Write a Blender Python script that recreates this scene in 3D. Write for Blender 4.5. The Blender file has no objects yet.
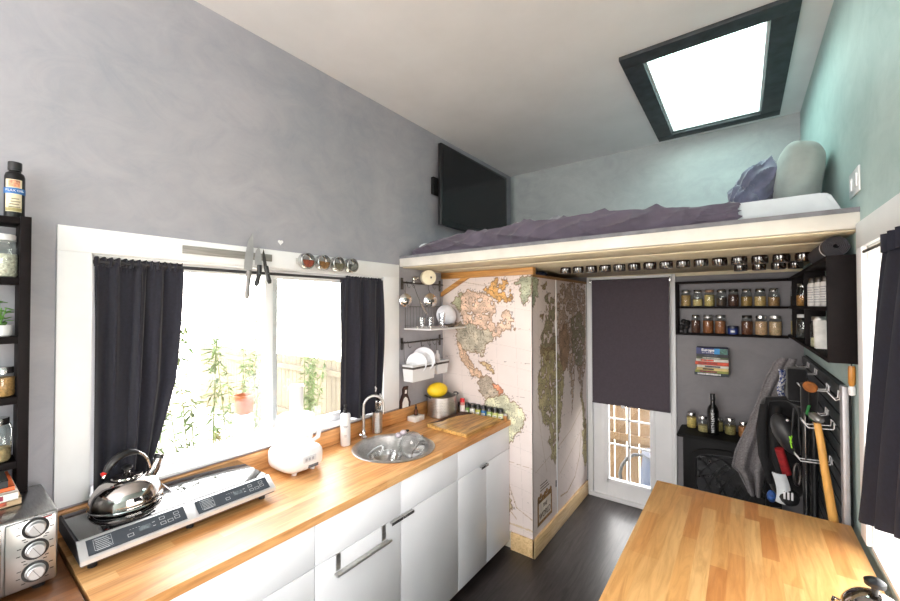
import bpy, bmesh, math, random
import numpy as np
from mathutils import Vector, Matrix
R = math.radians
random.seed(7)
C = bpy.context.scene.collection
W, D, H = 2.297, 4.139, 3.094
FRONT = -2.6

# ---------------------------------------------------------------- materials
def lin(c):
    return tuple(((v/255)/12.92 if v/255 <= .04045 else (((v/255)+.055)/1.055)**2.4) for v in c)
def new_mat(name):
    m = bpy.data.materials.new(name); m.use_nodes = True
    nt = m.node_tree; nt.nodes.clear()
    o = nt.nodes.new('ShaderNodeOutputMaterial')
    return m, nt, o
def ramp(nt, fac, stops):
    r = nt.nodes.new('ShaderNodeValToRGB'); nt.links.new(fac, r.inputs[0])
    el = r.color_ramp.elements
    while len(el) < len(stops): el.new(.5)
    for e, (p, c) in zip(el, stops): e.position = p; e.color = (*lin(c), 1)
    return r.outputs[0]
def noise(nt, scale, detail=4, stretch=(1, 1, 1), rough=.55, rot=(0, 0, 0), dist=0):
    tc = nt.nodes.new('ShaderNodeTexCoord'); mp = nt.nodes.new('ShaderNodeMapping')
    mp.inputs['Scale'].default_value = stretch; mp.inputs['Rotation'].default_value = rot
    nt.links.new(tc.outputs['Object'], mp.inputs[0])
    n = nt.nodes.new('ShaderNodeTexNoise'); n.inputs['Scale'].default_value = scale
    n.inputs['Detail'].default_value = detail; n.inputs['Roughness'].default_value = rough
    n.inputs['Distortion'].default_value = dist
    nt.links.new(mp.outputs[0], n.inputs['Vector'])
    return n.outputs['Fac']
def pbsdf(nt, o, rough=.5, metal=0, coat=0, spec=.5, sheen=0):
    p = nt.nodes.new('ShaderNodeBsdfPrincipled')
    p.inputs['Roughness'].default_value = rough; p.inputs['Metallic'].default_value = metal
    p.inputs['Coat Weight'].default_value = coat; p.inputs['Specular IOR Level'].default_value = spec
    p.inputs['Sheen Weight'].default_value = sheen
    nt.links.new(p.outputs[0], o.inputs[0]); return p
def bump(nt, p, fac, strength, dist=.002):
    b = nt.nodes.new('ShaderNodeBump'); b.inputs['Strength'].default_value = strength
    b.inputs['Distance'].default_value = dist
    nt.links.new(fac, b.inputs['Height']); nt.links.new(b.outputs[0], p.inputs['Normal'])
_cache = {}
def M(col, rough=.5, metal=0, var=.05, scale=18, bmp=0, coat=0, stretch=(1, 1, 1), name='paint', spec=.5, sheen=0):
    k = (col, rough, metal, var, scale, bmp, coat, stretch, spec, sheen)
    if k in _cache: return _cache[k]
    m, nt, o = new_mat(name); p = pbsdf(nt, o, rough, metal, coat, spec, sheen)
    f = noise(nt, scale, 4, stretch)
    a = tuple(max(0, v*(1-var)) for v in col); b = tuple(min(255, v*(1+var)) for v in col)
    nt.links.new(ramp(nt, f, [(.3, a), (.7, b)]), p.inputs['Base Color'])
    if bmp: bump(nt, p, f, bmp)
    _cache[k] = m; return m
def plaster(name, base, alt, dark):
    m, nt, o = new_mat(name); p = pbsdf(nt, o, .55)
    f = noise(nt, 1.3, 7, (1, 1, 1), .62, dist=.6)
    g = noise(nt, 5, 8, (1, 1, 1.4), .7, dist=1.2)
    mx = nt.nodes.new('ShaderNodeMix'); mx.data_type = 'RGBA'; mx.inputs[0].default_value = .45
    nt.links.new(ramp(nt, f, [(.3, dark), (.5, base), (.72, alt)]), mx.inputs[6])
    nt.links.new(ramp(nt, g, [(.25, dark), (.48, base), (.75, alt)]), mx.inputs[7])
    nt.links.new(mx.outputs[2], p.inputs['Base Color'])
    bump(nt, p, g, .25, .004); return m
def butcher(name, cols, w, l, axis='Y', rough=.42, grain=.12):
    """staves of timber running along an axis, each its own tone"""
    m, nt, o = new_mat(name); p = pbsdf(nt, o, rough, coat=.25); p.inputs['Coat Roughness'].default_value = .34
    tc = nt.nodes.new('ShaderNodeTexCoord'); sep = nt.nodes.new('ShaderNodeSeparateXYZ')
    nt.links.new(tc.outputs['Object'], sep.inputs[0])
    cb = nt.nodes.new('ShaderNodeCombineXYZ')
    a, b = ('Y', 'X') if axis == 'Y' else ('X', 'Y') if axis == 'X' else ('Z', 'Y')
    nt.links.new(sep.outputs[a], cb.inputs[0]); nt.links.new(sep.outputs[b], cb.inputs[1])
    def mth(op, x, y=None):
        n = nt.nodes.new('ShaderNodeMath'); n.operation = op
        for i, v in enumerate((x, y)):
            if v is None: continue
            if hasattr(v, 'node'): nt.links.new(v, n.inputs[i])
            else: n.inputs[i].default_value = v
        return n.outputs[0]
    row = mth('FLOOR', mth('DIVIDE', sep.outputs[b], w))
    wn = nt.nodes.new('ShaderNodeTexWhiteNoise'); wn.noise_dimensions = '1D'; nt.links.new(row, wn.inputs['W'])
    col = mth('FLOOR', mth('ADD', mth('DIVIDE', sep.outputs[a], l), mth('MULTIPLY', wn.outputs['Value'], 7.3)))
    cc = nt.nodes.new('ShaderNodeCombineXYZ'); nt.links.new(row, cc.inputs[0]); nt.links.new(col, cc.inputs[1])
    w2 = nt.nodes.new('ShaderNodeTexWhiteNoise'); w2.noise_dimensions = '3D'; nt.links.new(cc.outputs[0], w2.inputs['Vector'])
    n = len(cols)
    base = ramp(nt, w2.outputs['Value'], [(i/(n-1)*.96+.02, c) for i, c in enumerate(cols)])
    st = (14, 1.2, 14) if axis == 'Y' else (1.2, 14, 14) if axis == 'X' else (14, 14, 1.2)
    gr = noise(nt, 3.2, 6, st, .6, dist=1.0)
    mx = nt.nodes.new('ShaderNodeMix'); mx.data_type = 'RGBA'; mx.blend_type = 'MULTIPLY'; mx.inputs[0].default_value = 1
    nt.links.new(base, mx.inputs[6])
    g = int(255*(1-grain*1.6))
    nt.links.new(ramp(nt, gr, [(.3, (g, int(g*.93), int(g*.85))), (.6, (255, 255, 255))]), mx.inputs[7])
    nt.links.new(mx.outputs[2], p.inputs['Base Color'])
    return m
def glass(name, tint=(250, 252, 252), refl=.07, rough=.02):
    m, nt, o = new_mat(name)
    t = nt.nodes.new('ShaderNodeBsdfTransparent'); t.inputs[0].default_value = (*lin(tint), 1)
    g = nt.nodes.new('ShaderNodeBsdfGlossy'); g.inputs['Roughness'].default_value = rough
    lw = nt.nodes.new('ShaderNodeLayerWeight'); lw.inputs[0].default_value = .35
    mr = nt.nodes.new('ShaderNodeMapRange'); nt.links.new(lw.outputs['Facing'], mr.inputs[0])
    mr.inputs[3].default_value = refl; mr.inputs[4].default_value = min(1, refl*7)
    mx = nt.nodes.new('ShaderNodeMixShader'); nt.links.new(mr.outputs[0], mx.inputs[0])
    nt.links.new(t.outputs[0], mx.inputs[1]); nt.links.new(g.outputs[0], mx.inputs[2]); nt.links.new(mx.outputs[0], o.inputs[0])
    return m
def vcol_mat(name, rough=.6):
    m, nt, o = new_mat(name); p = pbsdf(nt, o, rough)
    a = nt.nodes.new('ShaderNodeVertexColor'); a.layer_name = 'print'
    nt.links.new(a.outputs[0], p.inputs['Base Color']); return m

WALL_L = plaster('plaster_grey', (155, 154, 161), (172, 168, 174), (134, 138, 147))
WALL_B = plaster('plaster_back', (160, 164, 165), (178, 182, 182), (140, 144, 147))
WALL_B_SHADE = plaster('plaster_back_shaded', (122, 119, 123), (134, 131, 134), (108, 105, 110))  # darker copy: shade under the loft put into the plaster colour
WALL_R = plaster('plaster_teal_cast', (168, 188, 186), (190, 207, 204), (142, 168, 166))  # teal light cast put into the right wall's plaster colour
CEIL = M((224, 221, 222), .8, var=.02, scale=3)
WHITE = M((232, 232, 234), .45, var=.015, scale=6, name='white_paint')
CABW = M((238, 238, 242), .3, var=.01, scale=4, coat=.3, name='white_lacquer')
WPLAST = M((224, 224, 227), .3, var=.01, coat=.3, name='white_plastic')
CREAM = M((214, 203, 178), .6, var=.05, scale=9, name='cream_boards')
BUTCH = butcher('butcher_block', [(208, 146, 86), (216, 160, 100), (226, 174, 118), (212, 152, 90), (230, 184, 128)], .042, .42)
TABLEM = butcher('table_staves', [(200, 132, 72), (222, 164, 98), (228, 176, 110), (224, 168, 100), (230, 182, 118), (234, 188, 124), (228, 172, 106), (216, 154, 88)], .046, .32, grain=.08)
BROWNW = butcher('brown_timber', [(120, 76, 40), (142, 92, 50), (104, 64, 34)], .09, .8)
PINE = butcher('pine', [(222, 190, 140), (230, 200, 152)], .3, 3, grain=.1, rough=.5)
OAKB = butcher('amber_pine', [(196, 140, 72), (206, 152, 84)], .3, 3, axis='X', grain=.16, rough=.5)
FLOORM = butcher('dark_floor_planks', [(44, 38, 40), (58, 52, 53), (50, 44, 45), (66, 59, 60)], .11, 1.3, grain=.35, rough=.36)
ESP = M((19, 14, 15), .6, spec=.12, var=.18, scale=12, stretch=(4, 1, 4), name='espresso_wood')
STEEL = M((196, 194, 192), .22, 1, var=.05, scale=30, name='steel')
BRUSH = M((206, 204, 202), .34, 1, var=.08, scale=40, stretch=(1, 1, 8), name='brushed_steel')
CHROME = M((215, 214, 214), .08, 1, var=.02, name='chrome')
DSTEEL = M((96, 92, 90), .35, 1, var=.1, name='dark_steel')
BLACKP = M((22, 22, 24), .35, var=.1, name='black_plastic')
BLACKG = M((10, 10, 12), .05, var=.1, coat=.5, name='black_glass')
BLACKM = M((14, 13, 14), .6, spec=.2, var=.15, name='black_iron')
BLACKF = M((15, 14, 17), .95, var=.25, scale=60, bmp=.4, name='black_cloth', sheen=.2)
CURT = M((30, 29, 40), .95, var=.14, scale=90, stretch=(1, 1, 1), name='curtain_cloth', sheen=.15)
CURTR = M((20, 22, 36), .95, var=.14, scale=90, name='navy_cloth')
BLINDM = M((78, 70, 78), .9, var=.04, scale=60, name='blind_cloth')
DUV = M((84, 76, 90), .85, var=.08, scale=8, name='plum_cotton', sheen=.3)
BUND = M((92, 94, 116), .85, var=.12, scale=14, name='slate_cotton', sheen=.3)
SHEET = M((206, 212, 216), .85, var=.02, name='white_cotton')
PILM = M((148, 154, 150), .85, var=.06, scale=9, name='sage_cotton', sheen=.2)
TOWEL = M((120, 116, 118), 1, var=.16, scale=110, bmp=.6, name='terry_cloth')
PANE = glass('window_glass')
SKYPANE = glass('skylight_glass', (222, 243, 239))
JARG = glass('jar_glass', (246, 249, 248), .06, .03)
TINW = glass('tin_window', (250, 250, 250), .02, .05)
CLEAR = glass('clear_glass', (250, 251, 252), .10, .03)
def frosted():
    m, nt, o = new_mat('frosted_plastic')
    t = nt.nodes.new('ShaderNodeBsdfTransparent'); p = nt.nodes.new('ShaderNodeBsdfPrincipled')
    p.inputs['Base Color'].default_value = (*lin((240, 241, 243)), 1); p.inputs['Roughness'].default_value = .3; p.inputs['Subsurface Weight'].default_value = 0
    mx = nt.nodes.new('ShaderNodeMixShader'); mx.inputs[0].default_value = .5
    nt.links.new(t.outputs[0], mx.inputs[1]); nt.links.new(p.outputs[0], mx.inputs[2]); nt.links.new(mx.outputs[0], o.inputs[0]); return m
FROST = frosted()

# ---------------------------------------------------------------- mesh builder
class MB:
    def __init__(s): s.v = []; s.f = []; s.m = []; s.mats = []
    def _mi(s, mat):
        if mat not in s.mats: s.mats.append(mat)
        return s.mats.index(mat)
    def add(s, vs, fs, mat, X=None):
        k = len(s.v); i = s._mi(mat)
        s.v += [tuple(X @ Vector(v)) if X is not None else tuple(v) for v in vs]
        s.f += [tuple(a+k for a in f) for f in fs]; s.m += [i]*len(fs); return s
    def box(s, p, q, mat, bev=0, X=None, seg=2):
        x0, y0, z0 = [min(a, b) for a, b in zip(p, q)]; x1, y1, z1 = [max(a, b) for a, b in zip(p, q)]
        bm = bmesh.new(); bmesh.ops.create_cube(bm, size=1)
        for v in bm.verts: v.co = ((x0+x1)/2+v.co.x*(x1-x0), (y0+y1)/2+v.co.y*(y1-y0), (z0+z1)/2+v.co.z*(z1-z0))
        if bev: bmesh.ops.bevel(bm, geom=bm.edges[:], offset=min(bev, .49*min(x1-x0, y1-y0, z1-z0)), segments=seg, affect='EDGES', profile=.5)
        return s.bm(bm, mat, X)
    def bm(s, bm, mat, X=None):
        bm.verts.index_update(); vs = [v.co[:] for v in bm.verts]; fs = [[v.index for v in f.verts] for f in bm.faces]
        bm.free(); return s.add(vs, fs, mat, X)
    def lathe(s, prof, mat, c=(0, 0, 0), n=28, X=None, ax='z', sc=(1, 1), caps=True):
        vs = []; fs = []
        for r, z in prof:
            for i in range(n):
                a = 2*math.pi*i/n; u, w = r*math.cos(a)*sc[0], r*math.sin(a)*sc[1]
                vs.append({'z': (c[0]+u, c[1]+w, c[2]+z), 'x': (c[0]+z, c[1]+u, c[2]+w), 'y': (c[0]+w, c[1]+z, c[2]+u)}[ax])
        for j in range(len(prof)-1):
            for i in range(n):
                k = (i+1) % n; fs.append((j*n+i, j*n+k, (j+1)*n+k, (j+1)*n+i))
        if caps:
            if prof[0][0] > 1e-5: fs.append(tuple(range(n))[::-1])
            if prof[-1][0] > 1e-5: fs.append(tuple((len(prof)-1)*n+i for i in range(n)))
        return s.add(vs, fs, mat, X)
    def cyl(s, a, b, r, mat, n=16, r2=None):
        return s.tube([a, b], [r, r if r2 is None else r2], mat, n)
    def tube(s, pts, r, mat, n=10, closed=False):
        P = [Vector(p) for p in pts]; m = len(P)
        rr = r if isinstance(r, (list, tuple)) else [r]*m
        vs = []; fs = []; u = None
        for i in range(m):
            t = (P[(i+1) % m]-P[i-1]) if closed else (P[min(i+1, m-1)]-P[max(i-1, 0)])
            if t.length < 1e-9: t = Vector((0, 0, 1))
            t.normalize()
            if u is None: u = t.orthogonal().normalized()
            else:
                u = u-t*u.dot(t); u = u.normalized() if u.length > 1e-6 else t.orthogonal().normalized()
            w = t.cross(u)
            for k in range(n):
                a = 2*math.pi*k/n; vs.append(tuple(P[i]+(u*math.cos(a)+w*math.sin(a))*rr[i]))
        for i in range(m if closed else m-1):
            j = (i+1) % m
            for k in range(n):
                l = (k+1) % n; fs.append((i*n+k, i*n+l, j*n+l, j*n+k))
        if not closed: fs += [tuple(range(n))[::-1], tuple((m-1)*n+k for k in range(n))]
        return s.add(vs, fs, mat)
    def prism(s, poly, a, b, mat, ax='y', bev=0):
        """polygon in the other two axes, extruded from a to b along ax"""
        def P(u, w, t): return {'x': (t, u, w), 'y': (u, t, w), 'z': (u, w, t)}[ax]
        n = len(poly); vs = [P(u, w, a) for u, w in poly]+[P(u, w, b) for u, w in poly]
        fs = [tuple(range(n))[::-1], tuple(n+i for i in range(n))]+[(i, (i+1) % n, n+(i+1) % n, n+i) for i in range(n)]
        bm = bmesh.new(); bv = [bm.verts.new(v) for v in vs]
        for f in fs: bm.faces.new([bv[i] for i in f])
        bmesh.ops.recalc_face_normals(bm, faces=bm.faces[:])
        if bev: bmesh.ops.bevel(bm, geom=bm.edges[:], offset=bev, segments=2, affect='EDGES')
        return s.bm(bm, mat)
    def ball(s, c, r, mat, n=20, X=None, p=1.0):
        rx, ry, rz = r if isinstance(r, tuple) else (r, r, r)
        vs = []; fs = []; m = n//2
        sg = lambda v: math.copysign(abs(v)**p, v)
        for j in range(m+1):
            b = -math.pi/2+math.pi*j/m
            for i in range(n):
                a = 2*math.pi*i/n
                vs.append((c[0]+rx*sg(math.cos(b))*sg(math.cos(a)), c[1]+ry*sg(math.cos(b))*sg(math.sin(a)), c[2]+rz*sg(math.sin(b))))
        for j in range(m):
            for i in range(n):
                k = (i+1) % n; fs.append((j*n+i, j*n+k, (j+1)*n+k, (j+1)*n+i))
        return s.add(vs, fs, mat, X)
    def grid(s, fn, nu, nv, mat, thick=0):
        """sheet fn(u,v) with a real thickness"""
        vs = [Vector(fn(i/nu, j/nv)) for j in range(nv+1) for i in range(nu+1)]
        fs = [(j*(nu+1)+i, j*(nu+1)+i+1, (j+1)*(nu+1)+i+1, (j+1)*(nu+1)+i) for j in range(nv) for i in range(nu)]
        bm = bmesh.new(); bv = [bm.verts.new(v) for v in vs]
        for f in fs: bm.faces.new([bv[i] for i in f])
        if thick:
            bm.normal_update(); bmesh.ops.solidify(bm, geom=bm.faces[:], thickness=thick)
        return s.bm(bm, mat)

ORG = {}
def finish(me, smooth=True):
    me.validate()
    if smooth:
        me.shade_smooth(); me.set_sharp_from_angle(angle=R(38))
def obj(name, mb, parent=None, org=None, smooth=True):
    """one mesh object; geometry is given in world coordinates while its thing stands where it was made"""
    me = bpy.data.meshes.new(name)
    o = bpy.data.objects.new(name, me); C.objects.link(o)
    if parent is not None:
        base = ORG[parent.name]; ORG[o.name] = base; o.parent = parent
    else:
        base = Vector(org) if org is not None else Vector((0, 0, 0)); ORG[o.name] = base; o.location = base
    me.from_pydata([(v[0]-base.x, v[1]-base.y, v[2]-base.z) for v in mb.v], [], mb.f)
    for m in mb.mats: me.materials.append(m)
    me.polygons.foreach_set('material_index', mb.m)
    if parent is None or True:
        bm = bmesh.new(); bm.from_mesh(me); bmesh.ops.recalc_face_normals(bm, faces=bm.faces[:]); bm.to_mesh(me); bm.free()
    finish(me, smooth)
    return o
def thing(name, label, cat, loc, group=None):
    o = bpy.data.objects.new(name, None); C.objects.link(o); o.location = loc; o.empty_display_size = .05
    ORG[o.name] = Vector(loc); o['label'] = label; o['category'] = cat
    if group: o['group'] = group
    return o
def tag(o, label, cat, group=None, kind=None):
    o['label'] = label; o['category'] = cat
    if group: o['group'] = group
    if kind: o['kind'] = kind
    return o
def struct(name, mb, parent=None, label=None):
    o = obj(name, mb, parent)
    if parent is None: o['kind'] = 'structure'
    if label: o['label'] = label
    return o
def estruct(name):
    o = bpy.data.objects.new(name, None); C.objects.link(o); ORG[o.name] = Vector((0, 0, 0)); o['kind'] = 'structure'; return o
def dup(o, loc=None, rotz=None, label=None, parent=None):
    c = o.copy(); C.objects.link(c)
    if parent is not None: c.parent = parent
    if loc is not None: c.location = loc
    if rotz is not None: c.rotation_euler = (0, 0, rotz)
    if label: c['label'] = label
    for ch in list(o.children): dup(ch, parent=c)
    return c
def text(body, size, origin, xd, up, mat, parent, name='lettering', ext=.0004, align='CENTER', bold=0, sx=1.0):
    cu = bpy.data.curves.new('txt', 'FONT'); cu.body = body; cu.size = size; cu.extrude = ext
    cu.align_x = align; cu.align_y = 'CENTER'; cu.offset = bold
    t = bpy.data.objects.new('txt', cu); C.objects.link(t)
    bpy.context.view_layer.update()
    me = bpy.data.meshes.new_from_object(t)
    x = Vector(xd).normalized(); y = Vector(up).normalized(); z = x.cross(y)
    mt = Matrix(((x.x*sx, y.x, z.x, origin[0]), (x.y*sx, y.y, z.y, origin[1]), (x.z*sx, y.z, z.z, origin[2]), (0, 0, 0, 1)))
    mb = MB(); mb.add([v.co[:] for v in me.vertices], [tuple(p.vertices) for p in me.polygons], mat, mt)
    bpy.data.objects.remove(t); bpy.data.meshes.remove(me)
    return obj(name, mb, parent, smooth=False)

# ---------------------------------------------------------------- the room
T = .12
def wall_yz(name, x0, x1, y0, y1, z0, z1, holes, mat):
    mb = MB(); ys = sorted({y0, y1, *[h[0] for h in holes], *[h[1] for h in holes]})
    for a, b in zip(ys, ys[1:]):
        hh = [h for h in holes if h[0] <= a and h[1] >= b]
        z = z0
        for h in hh: mb.box((x0, a, z), (x1, b, h[2]), mat); z = h[3]
        mb.box((x0, a, z), (x1, b, z1), mat)
    return struct(name, mb)
LW = (.817, 2.297, 1.012, 1.923)
RW = (.35, 2.368, .905, 1.925)
wall_yz('wall_left', -T, 0, FRONT, D, 0, H, [LW], WALL_L)
wall_yz('wall_right', W, W+T, FRONT, D, 0, H, [RW], WALL_R)
DX0, DX1, DZ = .80, 1.515, 1.985
mb = MB(); mb.box((-T, D, 2.03), (W+T, D+T, H), WALL_B).box((-T, D, 0), (DX0, D+T, 2.03), WALL_B_SHADE).box((DX1, D, 0), (W+T, D+T, 2.03), WALL_B_SHADE).box((DX0, D, DZ), (DX1, D+T, 2.03), WALL_B_SHADE)
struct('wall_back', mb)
# wall behind the camera with an unseen window enlarged to brighten the room
FW = (.12, 2.18, .06, 2.75)
mb = MB(); y0 = FRONT-T; y1 = FRONT
mb.box((-T, y0, 0), (FW[0], y1, H), WALL_L).box((FW[1], y0, 0), (W+T, y1, H), WALL_L).box((FW[0], y0, 0), (FW[1], y1, FW[2]), WALL_L).box((FW[0], y0, FW[3]), (FW[1], y1, H), WALL_L)
struct('wall_front', mb)
mb = MB(); mb.box((-T, FRONT-T, -.08), (W+T, D+T, 0), FLOORM); struct('floor', mb)
SK = (1.525, 2.075, 2.825, 3.955)
mb = MB(); c0, c1 = H, H+.14
mb.box((-T, FRONT-T, c0), (SK[0], D+T, c1), CEIL).box((SK[1], FRONT-T, c0), (W+T, D+T, c1), CEIL)
mb.box((SK[0], FRONT-T, c0), (SK[1], SK[2], c1), CEIL).box((SK[0], SK[3], c0), (SK[1], D+T, c1), CEIL); struct('ceiling', mb)

# left window: casing, jamb liner, sashes, panes
w1 = estruct('window_1')
def casing_yz(x0, x1, y0, y1, z0, z1, wl, wr, wt, wb, mat):
    mb = MB(); mb.box((x0, y0-wl, z1), (x1, y1+wr, z1+wt), mat, .002)
    mb.box((x0, y0-wl, z0-(wb or .0)), (x1, y0, z1), mat, .002).box((x0, y1, z0-(wb or 0)), (x1, y1+wr, z1), mat, .002)
    if wb: mb.box((x0, y0, z0-wb), (x1, y1, z0), mat, .002)
    return mb
obj('casing', casing_yz(0, .016, LW[0], LW[1], LW[2], LW[3], .093, .146, .092, 0, WHITE), w1)
mb = MB(); y0, y1, z0, z1 = LW
mb.box((-T, y0, z1-.006), (0, y1, z1), WHITE).box((-T, y0, z0), (0, y0+.006, z1), WHITE).box((-T, y1-.006, z0), (0, y1, z1), WHITE); obj('jamb', mb, w1)
mb = MB(); mb.box((-T, y0, z0-.0), (.022, y1, z0+.014), WHITE, .003); obj('sill', mb, w1)
ym = 1.555
def sash(x, a, b, z0, z1, t=.035, d=.03, mat=WHITE):
    mb = MB(); mb.box((x, a, z0), (x+d, a+t, z1), mat, .003).box((x, b-t, z0), (x+d, b, z1), mat, .003)
    mb.box((x, a+t, z0), (x+d, b-t, z0+t), mat, .003).box((x, a+t, z1-t), (x+d, b-t, z1), mat, .003); return mb
fr = obj('sash', sash(-.115, y0+.006, ym+.045, z0+.014, z1-.006), w1)
g = MB(); g.box((-.102, y0+.04, z0+.045), (-.098, ym+.012, z1-.04), PANE); obj('pane', g, fr)
fr = obj('sash', sash(-.08, ym-.045, y1-.006, z0+.014, z1-.006, .045), w1)
g = MB(); g.box((-.067, ym, z0+.055), (-.063, y1-.05, z1-.05), PANE); obj('pane', g, fr)

# skylight
w2 = estruct('window_2')
mb = MB(); FRB = M((42, 46, 50), .6, var=.3, scale=14, name='black_stained_board'); a = .105
x0, x1, y0, y1 = SK
mb.box((x0-a, y0-a, H-.022), (x1+a, y0, H), FRB, .002).box((x0-a, y1, H-.022), (x1+a, y1+.09, H), FRB, .002)
mb.box((x0-a, y0, H-.022), (x0, y1, H), FRB, .002).box((x1, y0, H-.022), (x1+a, y1, H), FRB, .002); obj('casing', mb, w2)
mb = MB(); mb.box((x0-.01, y0-.01, H), (x1+.01, y0+.012, H+.16), WHITE).box((x0-.01, y1-.012, H), (x1+.01, y1+.01, H+.16), WHITE)
mb.box((x0-.01, y0, H), (x0+.012, y1, H+.16), WHITE).box((x1-.012, y0, H), (x1+.01, y1, H+.16), WHITE); obj('jamb', mb, w2)
mb = MB(); mb.box((x0, y0, H+.14), (x1, y1, H+.146), SKYPANE); obj('pane', mb, w2)
mb = MB()
for xx in (1.60, 1.99): mb.tube([(xx, y0+.08, H+.12), (xx, y0+.35, H+.1), (xx, y0+.4, H+.1)], .0035, STEEL, 8)
obj('latch_cord', mb, w2)

# right window
w3 = estruct('window_3')
y0, y1, z0, z1 = RW
obj('casing', casing_yz(W-.016, W, y0, y1, z0, z1, .075, .075, .09, 0, WHITE), w3)
mb = MB(); mb.box((W, y0, z1-.006), (W+T, y1, z1), WHITE).box((W, y0, z0), (W+T, y0+.006, z1), WHITE).box((W, y1-.006, z0), (W+T, y1, z1), WHITE); obj('jamb', mb, w3)
mb = MB(); mb.box((W-.004, y0, z0-.01), (W+T, y1, z0+.006), WHITE, .002); obj('sill', mb, w3)
for a, b in ((y0+.006, 1.36), (1.36, y1-.006)):
    fr = obj('sash', sash(W+.075, a, b, z0+.006, z1-.006), w3)
    g = MB(); g.box((W+.088, a+.03, z0+.03), (W+.092, b-.03, z1-.03), PANE); obj('pane', g, fr)
# unseen window behind the camera, oversized to brighten ceiling and walls
w4 = estruct('window_4_unseen')
def sash_xz(y, a, b, z0, z1, t, d, mat):
    mb = MB(); mb.box((a, y, z0), (a+t, y+d, z1), mat, .003).box((b-t, y, z0), (b, y+d, z1), mat, .003)
    mb.box((a+t, y, z0), (b-t, y+d, z0+t), mat, .003).box((a+t, y, z1-t), (b-t, y+d, z1), mat, .003); return mb
for a, b in ((FW[0], 1.15), (1.15, FW[1])):
    fr = obj('sash', sash_xz(FRONT-.08, a, b, FW[2], FW[3], .05, .04, WHITE), w4)
    g = MB(); g.box((a+.05, FRONT-.062, FW[2]+.05), (b-.05, FRONT-.058, FW[3]-.05), PANE); obj('pane', g, fr)

mb = MB(); mb.box((FW[0], FRONT-.085, 1.38), (FW[1], FRONT-.04, 1.46), WHITE, .003); obj('transom', mb, w4)
# back door with its glazed light and blind
d1 = estruct('door_1')
mb = MB()
mb.box((DX0-.0, D-.03, 0), (DX0+.045, D+.06, DZ), WHITE, .003).box((DX1-.035, D-.03, 0), (DX1, D+.06, DZ), WHITE, .003).box((DX0+.045, D-.03, DZ-.035), (DX1-.035, D+.06, DZ), WHITE, .003)
obj('door_frame', mb, d1)
GX0, GX1, GZ0, GZ1 = .965, 1.335, .165, 1.83
mb = MB(); a, b = DX0+.048, DX1-.038; ya, yb = D-.012, D+.03
mb.box((a, ya, .03), (GX0, yb, DZ-.04), WHITE, .003).box((GX1, ya, .03), (b, yb, DZ-.04), WHITE, .003).box((GX0, ya, .03), (GX1, yb, GZ0), WHITE, .003).box((GX0, ya, GZ1), (GX1, yb, DZ-.04), WHITE, .003)
slab = obj('door_panel', mb, d1)
mb = MB()
mb.box((GX0-.022, D-.024, GZ0-.022), (GX0+.018, D+.02, GZ1+.02), WHITE, .004).box((GX1-.018, D-.024, GZ0-.022), (GX1+.022, D+.02, GZ1+.02), WHITE, .004)
mb.box((GX0, D-.024, GZ0-.022), (GX1, D+.02, GZ0+.018), WHITE, .004).box((GX0, D-.024, GZ1-.018), (GX1, D+.02, GZ1+.02), WHITE, .004)
obj('glazing_bead', mb, slab)
mb = MB(); mb.box((1.143, D-.004, GZ0), (1.157, D+.012, GZ1), WHITE)
for z in (.49, .718, .95, 1.18, 1.4, 1.62): mb.box((GX0, D-.004, z-.006), (GX1, D+.012, z+.006), WHITE)
obj('glazing_bar', mb, slab)
g = MB(); g.box((GX0, D+.003, GZ0), (GX1, D+.007, GZ1), PANE); obj('pane', g, slab)
mb = MB(); mb.box((DX0+.01, D-.045, 0), (DX1-.01, D+.05, .03), WHITE, .004); obj('threshold', mb, d1)
mb = MB(); mb.box((1.436, D-.02, .93), (1.462, D-.012, 1.08), STEEL, .003).cyl((1.449, D-.012, 1.0), (1.449, D-.06, 1.0), .009, STEEL).cyl((1.449, D-.055, 1.0), (1.38, D-.055, 1.0), .008, STEEL); 
b = thing('roller_blind', 'dark plum roller blind drawn over upper part of glazed back door', 'blind', (1.165, D-.06, 1.95))
mb = MB(); mb.box((.858, D-.066, .862), (1.474, D-.064, 1.94), BLINDM); obj('blind_cloth', mb, b)
mb = MB(); mb.cyl((.855, D-.055, 1.945), (1.477, D-.055, 1.945), .014, BLINDM); obj('roller', mb, b)
mb = MB(); mb.box((.856, D-.07, .852), (1.476, D-.06, .868), BLINDM, .003); br = obj('bottom_bar', mb, b)
mb = MB(); mb.box((1.10, D-.078, .838), (1.13, D-.07, .862), WPLAST, .003); obj('pull_tab', mb, br)
for xx in (.842, 1.482):
    mb = MB(); mb.box((xx-.005, D-.075, 1.925), (xx+.006, D-.03, 1.965), STEEL, .002); obj('bracket', mb, b)
mb = MB(); mb.cyl((1.487, D-.05, 1.94), (1.487, D-.05, 1.0), .0025, WHITE, 6); obj('pull_chain', mb, b)

# baseboards
mb = MB(); mb.box((DX1, D-.015, 0), (W, D, .1), WHITE, .003); struct('baseboard_back', mb)
mb = MB(); mb.box((W-.015, 2.4, 0), (W, D-.015, .1), WHITE, .003); struct('baseboard_right', mb)

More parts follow.
